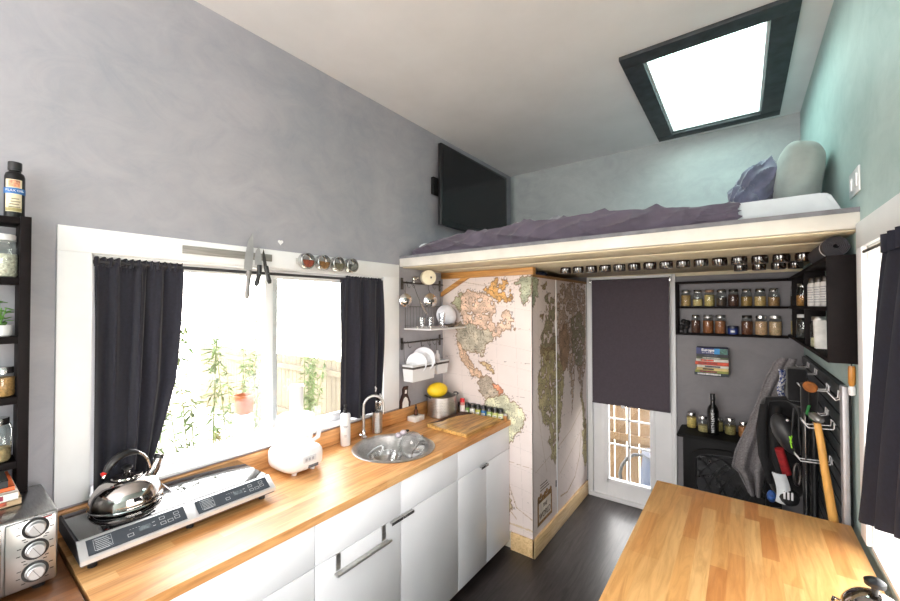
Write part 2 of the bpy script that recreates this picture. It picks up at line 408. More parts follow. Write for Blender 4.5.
# ---------------------------------------------------------------- loft
loft = thing('sleeping_loft', 'white painted sleeping platform with cream underside spanning the room', 'loft', (1.15, 2.462, 2.0))
mb = MB(); mb.box((.0, 2.462, 2.003), (W, 2.495, 2.062), M((206, 201, 194), .5, var=.06, scale=5, name='worn_white_paint'), .003); obj('fascia', mb, loft)
mb = MB(); mb.box((0, 2.462, 2.062), (W, D, 2.08), M((112, 112, 118), .8, var=.1, name='grey_deck')); obj('deck', mb, loft)
mb = MB(); mb.box((0, 2.495, 1.997), (W, 2.76, 2.05), CREAM, .002).box((0, 2.765, 1.992), (W, D, 2.05), CREAM, .002); obj('underside_board', mb, loft)
mb = MB(); mb.box((.80, D-.02, 1.965), (W, D, 1.992), CREAM, .002); obj('ledger_strip', mb, loft)

# ---------------------------------------------------------------- closet with the world map
CX, CY, CZ = .7864, 2.9595, 1.947
rng = np.random.default_rng(3)
def vnoise(x, y, f, seed):
    r = np.random.default_rng(seed).random((64, 64)); X = x*f; Y = y*f
    xi = np.floor(X).astype(int); yi = np.floor(Y).astype(int); u = X-xi; v = Y-yi; u = u*u*(3-2*u); v = v*v*(3-2*v)
    g = lambda a, b: r[a % 64, b % 64]
    return (g(xi, yi)*(1-u)+g(xi+1, yi)*u)*(1-v)+(g(xi, yi+1)*(1-u)+g(xi+1, yi+1)*u)*v
def fbm(x, y, f, seed, o=4):
    s = 0; a = .5
    for i in range(o): s = s+a*vnoise(x, y, f*2**i, seed+i); a *= .5
    return s
def inpoly(x, y, P):
    c = np.zeros(x.shape, bool); n = len(P)
    for i in range(n):
        x1, y1 = P[i]; x2, y2 = P[i-1]
        c ^= ((y1 > y) != (y2 > y)) & (x < (x2-x1)*(y-y1)/(y2-y1+1e-12)+x1)
    return c
def chart(u, v, lands, lines=(), seed=1, frag=()):
    """colours of an old printed chart at points (u,v)"""
    n1 = fbm(u, v, 14, seed); n2 = fbm(u, v, 14, seed+20); n3 = fbm(u, v, 60, seed+40, 3)
    uu = u+(n1-.47)*.09+(n3-.44)*.04; vv = v+(n2-.47)*.09+(fbm(u, v, 60, seed+50, 3)-.44)*.04
    ids = np.zeros(u.shape, int)
    fr = fbm(u, v, 30, seed+60, 4)
    for k, L_ in enumerate(lands):
        q = inpoly(uu, vv, L_[1])
        if len(L_) > 2: q &= fr > L_[2]
        ids[q] = k+1
    sea = np.array((220, 207, 203.)); col = np.ones(u.shape+(3,))*sea
    col += ((fbm(u, v, 3, seed+70)-.47)*26)[..., None]
    gl = (np.abs(((u+.04*v) % .16)-.08) < .0016) | (np.abs(((v+.1*u*u) % .14)-.07) < .0016)
    col[gl] = col[gl]*.93
    n4 = fbm(u, v, 32, seed+90, 3)
    for k, (c, P) in enumerate([(l[0], l[1]) for l in lands]):
        m = ids == k+1; c = np.array(c, float)
        sh = (fbm(u, v, 22, seed+80+k, 4)-.47)
        cc = c*(1+sh[..., None]*.5); col[m] = cc[m]
        riv = m & (np.abs(n4-.47) < .012); col[riv] = c*.72
        sp_ = m & (vnoise(u, v*1.6, 130, seed+97) > .80); col[sp_] = c*.66
        bor = m & (n1 > .44) & ((np.floor(fbm(u, v, 9, seed+95, 2)*9).astype(int)) != np.floor(fbm(u+.004, v+.004, 9, seed+95, 2)*9).astype(int)); col[bor] = c*.6
    e = np.zeros(u.shape, bool)
    e[:-1] |= ids[:-1] != ids[1:]; e[:, :-1] |= ids[:, :-1] != ids[:, 1:]
    e[1:] |= e[:-1].copy()
    col[e] = col[e]*.45+np.array((96, 66, 38.))*.55
    # coast names: fine ticks standing off the shore
    near = np.zeros(u.shape, bool); land = ids > 0
    for d in (3, 5, 7):
        near[d:] |= land[:-d]; near[:-d] |= land[d:]; near[:, d:] |= land[:, :-d]; near[:, :-d] |= land[:, d:]
    tick = near & ~land & (vnoise(u, v, 95, seed+33) > .74) & (vnoise(u, v, 18, seed+34) > .35); col[tick] = col[tick]*.74
    tx = (vnoise(u, v*3, 60, seed+35) > .8) & (np.abs((v % .24)-.12) < .004) & (vnoise(u, v*0, 6, seed+36) > .45); col[tx & ~land] *= .72
    for (P, w, c) in lines:
        P = np.array(P, float)
        for a, b in zip(P, P[1:]):
            d = b-a; L = d@d; t = np.clip(((u-a[0])*d[0]+(v-a[1])*d[1])/L, 0, 1)
            dist = np.hypot(u-a[0]-t*d[0], v-a[1]-t*d[1])+(n3-.44)*w*1.5; m = dist < w
            col[m] = col[m]*.45+np.array(c, float)*.55
    return np.clip(col, 0, 255)
VCM = vcol_mat('printed_chart')
def chart_panel(name, parent, to3, u0, u1, v0, v1, thick_dir, lands, lines, seed, step=.0038):
    nu = int((u1-u0)/step); nv = int((v1-v0)/step)
    U, V = np.meshgrid(np.linspace(u0, u1, nu+1), np.linspace(v0, v1, nv+1))
    col = chart(U, V, lands, lines, seed).reshape(-1, 3)
    P = to3(U.ravel(), V.ravel()); n = len(P)
    idx = np.arange(n).reshape(nv+1, nu+1)
    F = np.stack([idx[:-1, :-1], idx[:-1, 1:], idx[1:, 1:], idx[1:, :-1]], -1).reshape(-1, 4)
    b = [to3(np.array([a]), np.array([c]))[0]+np.array(thick_dir) for a, c in ((u0, v0), (u1, v0), (u1, v1), (u0, v1))]
    vs = np.vstack([P, b])
    cor = [idx[0, 0], idx[0, -1], idx[-1, -1], idx[-1, 0]]
    faces = F.tolist()+[(n+3, n+2, n+1, n)]+[(int(cor[i]), n+i, n+(i+1) % 4, int(cor[(i+1) % 4])) for i in range(4)]
    base = ORG[parent.name]; me = bpy.data.meshes.new(name); o = bpy.data.objects.new(name, me); C.objects.link(o); o.parent = parent; ORG[o.name] = base
    me.from_pydata((vs-np.array(base)).tolist(), [], faces); me.materials.append(VCM)
    lc = np.array([lin(tuple(c)) for c in np.unique(col.round().astype(int), axis=0)])
    uq, inv = np.unique(col.round().astype(int), axis=0, return_inverse=True); inv = inv.ravel()
    L = np.array([lin(tuple(c)) for c in uq]); full = np.ones((len(vs), 4), np.float32); full[:n, :3] = L[inv]; full[n:, :3] = lin((200, 192, 180))
    at = me.color_attributes.new('print', 'FLOAT_COLOR', 'POINT'); at.data.foreach_set('color', full.ravel())
    return o
cl = thing('closet', 'box closet papered with an antique world map, between counter and back door', 'closet', (CX/2, CY, 0))
mb = MB(); mb.box((.004, CY+.004, .0), (CX-.006, D-.002, CZ), M((200, 190, 176), .7)); obj('carcass', mb, cl)
px = lambda x, z: (x, z)
# outlines in metres on the front face (x, z)
N_AM = [(.19, 1.80), (.24, 1.83), (.30, 1.825), (.36, 1.815), (.42, 1.81), (.455, 1.77), (.47, 1.72), (.45, 1.645), (.50, 1.59), (.52, 1.63), (.555, 1.715), (.59, 1.69), (.61, 1.63), (.64, 1.58), (.59, 1.55), (.53, 1.52), (.48, 1.505), (.43, 1.56), (.20, 1.58), (.165, 1.69)]
ALAS = [(.09, 1.76), (.13, 1.80), (.19, 1.82), (.195, 1.70), (.155, 1.70), (.12, 1.735)]
ARCT = [(.39, 1.84), (.44, 1.88), (.50, 1.905), (.57, 1.915), (.63, 1.86), (.64, 1.78), (.60, 1.735), (.56, 1.775), (.50, 1.76), (.45, 1.80)]
GREN = [(.655, 1.915), (.72, 1.93), (.80, 1.925), (.80, 1.84), (.745, 1.76), (.71, 1.735), (.685, 1.79), (.70, 1.87)]
USA = [(.14, 1.585), (.43, 1.56), (.49, 1.50), (.455, 1.455), (.40, 1.40), (.395, 1.35), (.365, 1.385), (.30, 1.385), (.24, 1.39), (.165, 1.43), (.125, 1.49)]
MEX = [(.135, 1.43), (.165, 1.43), (.24, 1.39), (.27, 1.33), (.30, 1.29), (.335, 1.25), (.38, 1.19), (.35, 1.16), (.30, 1.20), (.24, 1.26), (.19, 1.31)]
CARI = [(.36, 1.31), (.43, 1.28), (.49, 1.24), (.47, 1.22), (.42, 1.25), (.365, 1.29)]
COLO = [(.35, 1.17), (.40, 1.20), (.46, 1.185), (.52, 1.15), (.51, 1.08), (.42, 1.03), (.355, 1.06), (.335, 1.12)]
VENZ = [(.47, 1.16), (.53, 1.15), (.56, 1.10), (.50, 1.09)]
BRAZ = [(.42, 1.05), (.51, 1.08), (.56, 1.09), (.64, 1.04), (.70, .97), (.715, .92), (.68, .85), (.64, .79), (.60, .72), (.55, .64), (.50, .66), (.46, .75), (.42, .86), (.39, .97)]
ARGE = [(.46, .76), (.56, .70), (.56, .62), (.52, .50), (.49, .42), (.47, .46), (.46, .6)]
ICE = [(.54, .42), (.60, .40), (.63, .34), (.60, .27), (.55, .25), (.57, .33)]
CAR2 = [(.74, .33), (.786, .34), (.786, .16), (.75, .17)]
front = [((226, 194, 172), N_AM, .33), ((176, 172, 142), ALAS), ((214, 164, 100), ARCT, .43), ((172, 176, 152), GREN), ((186, 176, 158), USA), ((204, 172, 146), MEX), ((196, 170, 130), CARI),
         ((178, 164, 148), COLO), ((224, 150, 118), VENZ), ((208, 206, 178), BRAZ), ((206, 192, 160), ARGE), ((214, 198, 168), ICE)]
BR = (150, 116, 76)
flines = [([(.10, 1.93), (.45, 1.87), (.78, 1.935)], .0022, (150, 130, 110)), ([(.54, .55), (.60, .45), (.66, .30), (.78, .25)], .003, BR), ([(.56, .42), (.57, .30), (.66, .22)], .003, BR), ([(.5, .62), (.78, .60)], .0015, BR), ([(.50, .175), (.786, .175)], .006, (190, 160, 115))]
chart_panel('front_panel', cl, lambda u, v: np.stack([u, np.full(u.shape, CY), v], -1), .002, CX, .12, CZ, (0, .004, 0), front, flines, 3)
# the side doors, (y, z)
NEAR_G = [(CY, 1.93), (CY+.13, 1.925), (CY+.10, 1.80), (CY+.03, 1.72), (CY, 1.72)]
EUR = [(3.19, 1.78), (3.27, 1.84), (3.38, 1.72), (3.36, 1.60), (3.40, 1.42), (3.17, 1.40), (3.12, 1.50), (3.19, 1.60)]
MED = [(3.10, 1.46), (3.22, 1.42), (3.40, 1.42), (3.41, 1.30), (3.2, 1.33), (3.1, 1.36)]
AFR = [(3.11, 1.36), (3.22, 1.40), (3.42, 1.36), (3.50, 1.30), (3.56, 1.10), (3.53, .98), (3.47, .75), (3.41, .60), (3.35, .52), (3.28, .60), (3.24, .82), (3.15, .86), (3.08, 1.0), (3.07, 1.22)]
ASIA = [(3.40, 1.84), (3.52, 1.90), (3.62, 1.86), (3.75, 1.93), (4.10, 1.92), (4.12, 1.30), (4.05, 1.10), (3.98, .85), (3.92, 1.12), (3.84, 1.25), (3.78, .98), (3.74, .82), (3.68, 1.15), (3.58, 1.30), (3.50, 1.36), (3.42, 1.42)]
IRAN = [(3.45, 1.50), (3.60, 1.58), (3.70, 1.40), (3.62, 1.22), (3.52, 1.2), (3.46, 1.34)]
CHIN = [(3.72, 1.62), (3.95, 1.68), (4.10, 1.5), (4.0, 1.2), (3.86, 1.2), (3.76, 1.36)]
INDO = [(3.95, .95), (4.06, .82), (4.12, .62), (4.08, .58), (4.0, .75)]
ANT = [(4.00, .60), (4.12, .62), (4.13, .30), (4.06, .28), (4.02, .42)]
ISL = [(3.13, 1.86), (3.22, 1.90), (3.22, 1.85)]
GLF = [(3.10, 1.66), (3.17, 1.66), (3.15, 1.62)]
side = [((170, 176, 150), NEAR_G), ((150, 130, 100), MED), ((150, 140, 112), EUR, .40), ((174, 162, 122), AFR, .36), ((186, 162, 144), ASIA, .41), ((160, 130, 106), IRAN), ((150, 142, 118), CHIN, .36), ((150, 136, 100), INDO), ((196, 182, 138), ANT), ((160, 140, 100), ISL), ((150, 130, 90), GLF)]
slines = [([(3.47, .22), (3.62, .20), (3.80, .26), (3.92, .40), (3.97, .62)], .006, BR), ([(3.42, .62), (3.70, .68), (3.98, .80)], .003, BR), ([(3.0, .56), (3.38, .62)], .002, BR), ([(3.45, .40), (3.7, .5), (3.93, .6)], .0025, BR),
          ([(3.02, 1.1), (3.1, .8), (3.2, .5)], .0015, BR)]
SEAM = 3.395
for a, b, s, lab in ((CY, SEAM-.008, 5, None), (SEAM+.008, D-.02, 5, None)):
    dr = chart_panel('sliding_door', cl, lambda u, v: np.stack([np.full(u.shape, CX), u, v], -1), a, b, .12, CZ-.02, (-.004, 0, 0), side, slines, s)
    if a == CY:
        # cartouche of the map
        mb = MB(); t = .0006
        y0, y1, z0, z1 = 3.03, 3.29, .17, .345; BRM = M((150, 112, 70), .7, var=.25, scale=50)
        mb.box((CX, y0, z0), (CX+t, y1, z0+.022), BRM).box((CX, y0, z1-.022), (CX+t, y1, z1), BRM).box((CX, y0, z0), (CX+t, y0+.022, z1), BRM).box((CX, y1-.022, z0), (CX+t, y1, z1), BRM)
        for i in range(7): mb.lathe([(.02, 0), (.02, t)], BRM, (CX, y0+.02+i*.036, z1+.012+.012*math.sin(i*2.1)), 10, ax='x')
        mb.box((CX, y0+.022, z0+.022), (CX+t*.6, y1-.022, z1-.022), M((226, 214, 200), .7))
        ca = obj('cartouche', mb, dr)
        INK = M((92, 70, 50), .7)
        text('WORLD', .062, (CX+t*2, 3.16, .225), (0, 1, 0), (0, 0, 1), INK, ca, sx=.9)
        text('THE', .04, (CX+t*2, 3.16, .285), (0, 1, 0), (0, 0, 1), INK, ca)
        mb = MB()
        for i in range(3): mb.box((CX, 3.08, .40+i*.02), (CX+t, 3.24-.02*i, .406+i*.02), INK)
        obj('scale_bar', mb, dr)
        mb = MB(); mb.box((CX, SEAM-.03, .33), (CX+.003, SEAM-.018, .38), BLACKM, .001); obj('finger_pull', mb, dr)
mb = MB(); mb.box((CX-.004, SEAM-.008, .12), (CX+.004, SEAM+.006, CZ-.02), WHITE, .001).box((CX-.004, D-.02, .12), (CX+.003, D-.008, CZ-.02), WHITE, .001); obj('edge_strip', mb, cl)
mb = MB(); mb.box((CX-.01, CY, CZ-.02), (CX+.006, D-.01, CZ), M((140, 104, 66), .6)); obj('door_track', mb, cl)
mb = MB(); mb.box((.62, CY-.016, 0), (CX+.016, CY, .121), PINE, .002); obj('base_board', mb, cl)
mb = MB(); mb.box((CX, CY-.016, 0), (CX+.018, D-.035, .121), PINE, .002); obj('base_board', mb, cl)
mb = MB(); mb.box((.01, CY-.03, 1.942), (.806, CY+.02, 1.991), OAKB, .002); obj('head_rail', mb, cl)
mb = MB(); mb.prism([(.0, 1.80), (.0, 1.835), (.20, 1.942), (.27, 1.942)], CY-.022, CY-.001, OAKB); obj('brace', mb, cl)
for i, (xx, yy, c, l) in enumerate([(.70, 3.1, (44, 50, 74), 'dark blue'), (.71, 3.27, (60, 70, 96), 'slate blue')]):
    mb = MB()
    for k in range(4): mb.ball((xx-.05*k+.02*(k % 2), yy+random.uniform(-.03, .05), CZ+.0215), (.05, .07, .02), M(c, .9, var=.3, scale=20), 12)
    tag(obj('folded_cloth', mb, org=(xx, yy, CZ)), l+' crumpled cloth tucked on closet top under loft'+(', nearer the corner' if i == 0 else ', farther back'), 'cloth')

# ---------------------------------------------------------------- kitchen counter and cabinets
FX = .606
ct = thing('kitchen_worktop', 'butcher block kitchen worktop running below the left window', 'worktop', (.31, 1.84, .875))
# top with a round hole for the sink
SC, SR = (.33, 2.075), .216
def slab_with_hole(x0, x1, y0, y1, z0, z1, c, r, mat, n=48):
    mb = MB(); ang = [2*math.pi*i/n for i in range(n)]
    def rect(a):
        dx, dy = math.cos(a), math.sin(a); t = 1e9
        if dx > 1e-9: t = min(t, (x1-c[0])/dx)
        if dx < -1e-9: t = min(t, (x0-c[0])/dx)
        if dy > 1e-9: t = min(t, (yb-c[1])/dy)
        if dy < -1e-9: t = min(t, (ya-c[1])/dy)
        return (c[0]+dx*t, c[1]+dy*t)
    ya, yb = c[1]-.3, c[1]+.3
    cor = [(x1, yb), (x0, yb), (x0, ya), (x1, ya)]
    for k in cor: ang.append(math.atan2(k[1]-c[1], k[0]-c[0]) % (2*math.pi))
    ang = sorted(ang); m = len(ang); vs = []
    for z in (z1, z0):
        for a in ang: vs.append((c[0]+r*math.cos(a), c[1]+r*math.sin(a), z))
        for a in ang: vs.append((*rect(a), z))
    fs = []
    for i in range(m):
        j = (i+1) % m
        fs += [(i, m+i, m+j, j), (2*m+i, 2*m+j, 3*m+j, 3*m+i), (i, j, 2*m+j, 2*m+i), (m+i, 3*m+i, 3*m+j, m+j)]
    mb.add(vs, fs, mat)
    mb.box((x0, y0, z0), (x1, ya, z1), mat).box((x0, yb, z0), (x1, y1, z1), mat)
    return mb
obj('top', slab_with_hole(.0, .6177, .7305, 2.957, .8745, .91, SC, SR, BUTCH), ct)
mb = MB(); mb.box((.0, .73, .911), (.02, 2.957, 1.0), BUTCH, .002); obj('backsplash', mb, ct)
cabs = [(.733, 1.366, 1, 'wide white base cabinet with plain door and drawer, nearest the toaster oven', 'drawer'),
        (1.366, 1.847, 1, 'white base cabinet with steel towel bar hooked over its door', 'drawer'),
        (1.847, 2.326, 1, 'white base cabinet under the round sink', 'drawer'),
        (2.326, 2.955, 2, 'double-door white base cabinet beside the map closet', 'drawer')]
for (a, b, nd, lab, _) in cabs:
    t = thing('base_cabinet', lab, 'cabinet', (.3, (a+b)/2, 0), 'kitchen base cabinets')
    inset = .005
    mb = MB(); mb.box((.03, a+.001, .055), (FX-.02, a+.018, .873), CABW).box((.03, b-.018, .055), (FX-.02, b-.001, .873), CABW).box((.03, a+.018, .055), (FX-.02, b-.018, .073), CABW).box((.03, a+.018, .073), (.04, b-.018, .873), CABW)
    obj('carcass', mb, t)
    mb = MB(); mb.box((.03, a+.001, 0), (.53, b-.001, .054), BLACKP); obj('toe_kick', mb, t)
    mb = MB(); mb.box((FX-.019, a+.0015, .7065), (FX, b-.0015, .870), CABW, .0015); dw = obj('drawer_front', mb, t)
    ys = [a, b] if nd == 1 else [a, 2.647, b]
    for c, d in zip(ys, ys[1:]):
        mb = MB(); mb.box((FX-.019, c+.0015, .056), (FX, d-.0015, .7035), CABW, .0015); dd = obj('door', mb, t)
        hy = {1.366: (1.77, 1.845), 1.847: (1.849, 1.925), 2.326: (2.56, 2.645)}.get(c)
        if hy:
            mb = MB(); mb.box((FX, hy[0], .698), (FX+.018, hy[1], .704), STEEL, .001).box((FX+.014, hy[0], .69), (FX+.018, hy[1], .700), STEEL, .001); obj('handle', mb, dd)
t = thing('towel_bar', 'steel towel bar hung over the door of a white base cabinet', 'towel bar', (.63, 1.6, .7))
mb = MB()
for y in (1.475, 1.73): mb.box((FX+.0005, y-.011, .64), (FX+.0035, y+.011, .7075), BRUSH).box((FX-.02, y-.011, .7045), (FX+.0035, y+.011, .7062), BRUSH)
obj('strap', mb, t)
mb = MB(); mb.box((FX+.0035, 1.455, .628), (FX+.03, 1.75, .636), BRUSH, .002).cyl((FX+.028, 1.45, .636), (FX+.028, 1.755, .636), .006, BRUSH); obj('bar', mb, t)

# side counter near the toaster
sc = thing('side_counter', 'dark brown timber counter carrying the toaster oven', 'counter', (.3, .2, 0))
mb = MB(); mb.box((.003, -.6, .8755), (.6, .722, .908), BROWNW, .003); obj('top', mb, sc)
mb = MB(); mb.box((.02, -.59, 0), (.57, .715, .875), CABW); obj('carcass', mb, sc)

# ---------------------------------------------------------------- left wall shelf unit
su = thing('wall_shelf_unit', 'tall narrow espresso wall shelf holding jars, left of window', 'shelf', (.05, .35, 1.1))
for y0, y1 in ((.627, .652), (.02, .045)):
    mb = MB(); mb.box((.0, y0, 1.085), (.10, y1, 2.015), ESP, .001); obj('side_panel', mb, su)
for zt in (2.010, 1.817, 1.628, 1.436, 1.232):
    mb = MB(); mb.box((.0, .045, zt-.022), (.096, .627, zt), ESP, .001); obj('shelf_board', mb, su)

def jar(name, label, cat, loc, r, h, fill, fillh, lidm=STEEL, group=None, lidh=.018, lidr=.86, glassm=None, sq=1.0, n=20):
    x, y, z = loc; t = thing(name, label, cat, loc, group); gm = glassm or JARG
    hb = h-lidh
    mb = MB(); mb.lathe([(r*.9, z+.0005), (r, z+.006), (r, z+hb*.78), (r*.92, z+hb*.88), (r*lidr*.97, z+hb*.93), (r*lidr*.97, z+hb)], gm, (x, y, 0), n); obj('glass_body', mb, t)
    if fill is not None:
        mb = MB(); mb.lathe([(r*.86, z+.003), (r*.95, z+.008), (r*.95, z+hb*min(fillh, .8))], fill, (x, y, 0), n); obj('contents', mb, t)
    mb = MB(); mb.lathe([(r*lidr, z+hb-.002), (r*lidr, z+h-.002), (r*lidr*.95, z+h)], lidm, (x, y, 0), n); obj('lid', mb, t)
    return t
def grain(c, s=160): return M(c, .8, var=.22, scale=s, bmp=.6, name='dry_food')
jar('storage_jar', 'large glass jar of white rice on upper espresso shelf by window', 'jar', (.05, .588, 1.817), .042, .138, grain((222, 216, 196)), .62, WPLAST)
jar('storage_jar', 'square-shouldered jar of tan powder with silver lid on espresso shelf', 'jar', (.05, .596, 1.436), .031, .095, grain((176, 136, 84)), .8, STEEL)
t = jar('storage_jar', 'clip-top glass jar half full of nuts on lowest espresso shelf', 'jar', (.052, .584, 1.232), .036, .138, grain((176, 156, 116), 60), .35, STEEL)
mb = MB(); mb.tube([(.052, .615, 1.35), (.058, .62, 1.33), (.06, .617, 1.26), (.052, .612, 1.25)], .002, STEEL, 6); obj('wire_clip', mb, t)
# oil bottle
t = thing('oil_bottle', 'dark flax oil bottle with cream and blue label on top of espresso shelf', 'bottle', (.052, .618, 2.010))
mb = MB(); x, y, z = .052, .618, 2.010
mb.lathe([(.020, z), (.0235, z+.004), (.0235, z+.135), (.021, z+.146), (.014, z+.152), (.0135, z+.158)], M((12, 10, 10), .35, spec=.3), (x, y, 0), 28); obj('body', mb, t)
mb = MB(); mb.lathe([(.0165, z+.157), (.0165, z+.182), (.0155, z+.184)], BLACKP, (x, y, 0), 24); obj('cap', mb, t)
mb = MB()
def arc_strip(mb, c, r, z0, z1, a0, a1, mat, n=14):
    vs = []; 
    for i in range(n+1):
        a = a0+(a1-a0)*i/n
        for z in (z0, z1): vs.append((c[0]+r*math.cos(a), c[1]+r*math.sin(a), z))
    mb.add(vs, [(2*i, 2*i+2, 2*i+3, 2*i+1) for i in range(n)], mat)
A0 = math.atan2(.447-y, 1.95-x)
arc_strip(mb, (x, y), .0240, z+.020, z+.124, A0-.95, A0+.72, M((206, 196, 168), .6, var=.06)); lb = obj('label', mb, t)
mb = MB(); arc_strip(mb, (x, y), .0243, z+.078, z+.097, A0-1.6, A0+1.5, M((44, 104, 168), .5)); obj('blue_band', mb, lb)
n = Vector((math.cos(A0), math.sin(A0), 0)); xd = Vector((-n.y, n.x, 0))
text('FLAX OIL', .0095, Vector((x, y, z+.0875))+n*.0247, xd, (0, 0, 1), WPLAST, lb, ext=.0003)
mb = MB()
for i in range(4): mb.box((-.013+.002*i, -.0006, .033+i*.009), (.013-.003*(i % 2), .0, .036+i*.009), M((120, 112, 96), .6), X=Matrix.Translation(Vector((x, y, z))+n*.0247) @ Matrix(((xd.x, n.x, 0, 0), (xd.y, n.y, 0, 0), (0, 0, 1, 0), (0, 0, 0, 1))))
obj('print', mb, lb); mb = MB(); arc_strip(mb, (x, y), .0244, z+.10, z+.122, A0-.6, A0+.5, M((186, 128, 100), .6, var=.3, scale=120)); obj('emblem', mb, lb); mb = MB(); arc_strip(mb, (x, y), .0244, z+.022, z+.032, A0-.9, A0+.7, M((150, 140, 92), .6)); obj('print', mb, lb)
# plant
t = thing('potted_plant', 'small leafy green plant in white pot on espresso shelf', 'plant', (.05, .585, 1.628))
mb = MB(); mb.lathe([(.022, 1.628), (.027, 1.632), (.030, 1.665), (.027, 1.665), (.026, 1.655)], WPLAST, (.05, .590, 0), 20); obj('pot', mb, t)
mb = MB(); LEAF = M((84, 128, 54), .6, var=.3, scale=40, name='leaf'); rg = random.Random(5)
for i in range(34):
    a = rg.uniform(0, 6.28); rr = rg.uniform(.004, .024); zz = 1.665+rg.uniform(.0, .075)
    X = Matrix.Translation((.05+rr*math.cos(a), .588+rr*math.sin(a), zz)) @ Matrix.Rotation(a, 4, 'Z') @ Matrix.Rotation(rg.uniform(-.9, .4), 4, 'Y')
    mb.ball((0, 0, 0), (.013, .008, .0018), LEAF, 8, X)
for k in range(4): mb.cyl((.05+.004*k, .588, 1.655), (.046+.006*k, .588+.01*(k-1.5), 1.72), .0018, LEAF, 6)
obj('foliage', mb, t)

SATN = M((190, 190, 192), .4, .9, var=.04, name='satin_metal')
# ---------------------------------------------------------------- toaster oven
t = thing('toaster_oven', 'steel toaster oven with three round knobs on the brown counter', 'toaster oven', (.17, .45, .908))
z0, z1 = .925, 1.128; xa, xb = .045, .322; ya, yb = .22, .690
mb = MB(); mb.box((xa, ya, z0), (xb, yb, z1), M((150, 150, 150), .3, 1, var=.08, scale=30, stretch=(1, 8, 1)), .008, seg=3); obj('body', mb, t)
mb = MB(); mb.box((xb, .585, z0+.006), (xb+.008, yb-.004, z1-.008), M((188, 188, 188), .3, 1, var=.04), .004); cp = obj('control_panel', mb, t)
for z in (1.094, 1.034, .972):
    mb = MB(); mb.lathe([(.0215, 0), (.0215, .003), (.0185, .005), (.018, .018), (.016, .02)], SATN, (xb+.008, .643, z), 28, ax='x'); k = obj('knob', mb, cp)
    mb = MB(); mb.lathe([(.0275, 0), (.0275, .0035)], BLACKP, (xb+.0078, .643, z), 28, ax='x'); obj('bezel_ring', mb, k)
    mb = MB(); mb.box((xb+.028, .6422, z-.017), (xb+.0295, .6438, z+.017), M((120, 120, 122), .4), .0003, X=Matrix.Translation((0, .643, z)) @ Matrix.Rotation(.5, 4, 'X') @ Matrix.Translation((0, -.643, -z))); obj('pointer', mb, k)
mb = MB(); rg = random.Random(2)
for z in (1.094, 1.034, .972):
    for i in range(9):
        a = -2.4+i*.6; cy, cz = .643+.034*math.sin(a), z+.034*math.cos(a)
        mb.box((xb+.0079, cy-.004, cz-.0012), (xb+.0085, cy+.004, cz+.0012), BLACKP)
obj('dial_print', mb, cp)
mb = MB(); mb.box((xb+.008, .655, 1.118-.004), (xb+.0095, .676, 1.1185), M((130, 20, 28), .3), .0005); obj('indicator_light', mb, cp)
mb = MB(); mb.box((xb, .235, z0+.03), (xb+.01, .578, z1-.012), STEEL, .003).box((xb+.0105, .245, z0+.042), (xb+.0115, .570, z1-.05), M((40, 58, 60), .08, var=.3, scale=30)); dr = obj('door', mb, t)
mb = MB(); mb.cyl((xb+.032, .25, 1.100), (xb+.032, .57, 1.100), .007, STEEL).cyl((xb+.008, .27, 1.100), (xb+.032, .27, 1.100), .005, STEEL).cyl((xb+.008, .55, 1.100), (xb+.032, .55, 1.100), .005, STEEL); obj('handle', mb, dr)
mb = MB()
for i in range(11): mb.cyl((xb+.0118, .26+i*.03, 1.0), (xb+.0118, .26+i*.03, 1.06), .0012, STEEL, 6)
obj('rack_wire', mb, dr)
for fx, fy in ((.08, .25), (.29, .25), (.08, .655), (.29, .655)):
    mb = MB(); mb.lathe([(.014, .9085), (.016, z0+.002)], BLACKP, (fx, fy, 0), 16); obj('foot', mb, t)
# books on the toaster
bk = [(.030, 1.1285, .022, (206, 176, 140), (176, 84, 60), 'thick tan hardback book, lowest of the pile on the toaster oven', .628),
      (.036, 1.151, .024, (236, 232, 224), (126, 34, 60), 'maroon and white paperback lying on the tan book', .620),
      (.030, 1.1755, .014, (232, 112, 60), (236, 228, 214), 'cream and orange paperback in the pile on the toaster', .614),
      (.028, 1.190, .022, (40, 42, 44), (60, 56, 50), 'black book with colourful edge in the toaster pile', .600),
      (.030, 1.2125, .016, (120, 196, 60), (230, 236, 220), 'bright green book near the top of the toaster pile', .566),
      (.034, 1.229, .014, (190, 222, 224), (226, 238, 238), 'pale blue book, topmost of the toaster pile', .556)]
for i, (x0, z, h, c, c2, lab, ye) in enumerate(bk):
    t = thing('book', lab, 'book', (.13, ye-.09, z), 'books on the toaster oven')
    cm = M(c, .6, var=.06); 
    mb = MB(); mb.box((x0, ye-.19, z), (x0+.17+.01*(i % 2), ye, z+.002), cm).box((x0, ye-.19, z+h-.002), (x0+.17+.01*(i % 2), ye, z+h), cm).box((x0+.168+.01*(i % 2), ye-.19, z), (x0+.17+.01*(i % 2), ye, z+h), cm); cv = obj('cover', mb, t)
    mb = MB(); mb.box((x0+.003, ye-.187, z+.002), (x0+.167, ye-.003, z+h-.002), M((228, 220, 204), .8, var=.1, scale=80, stretch=(1, 1, 12))); obj('pages', mb, t)
    mb = MB(); mb.box((x0+.17+.01*(i % 2), ye-.16, z+h*.25), (x0+.1708+.01*(i % 2), ye-.03, z+h*.8), M(c2, .6, var=.3, scale=70)); obj('spine_print', mb, cv)

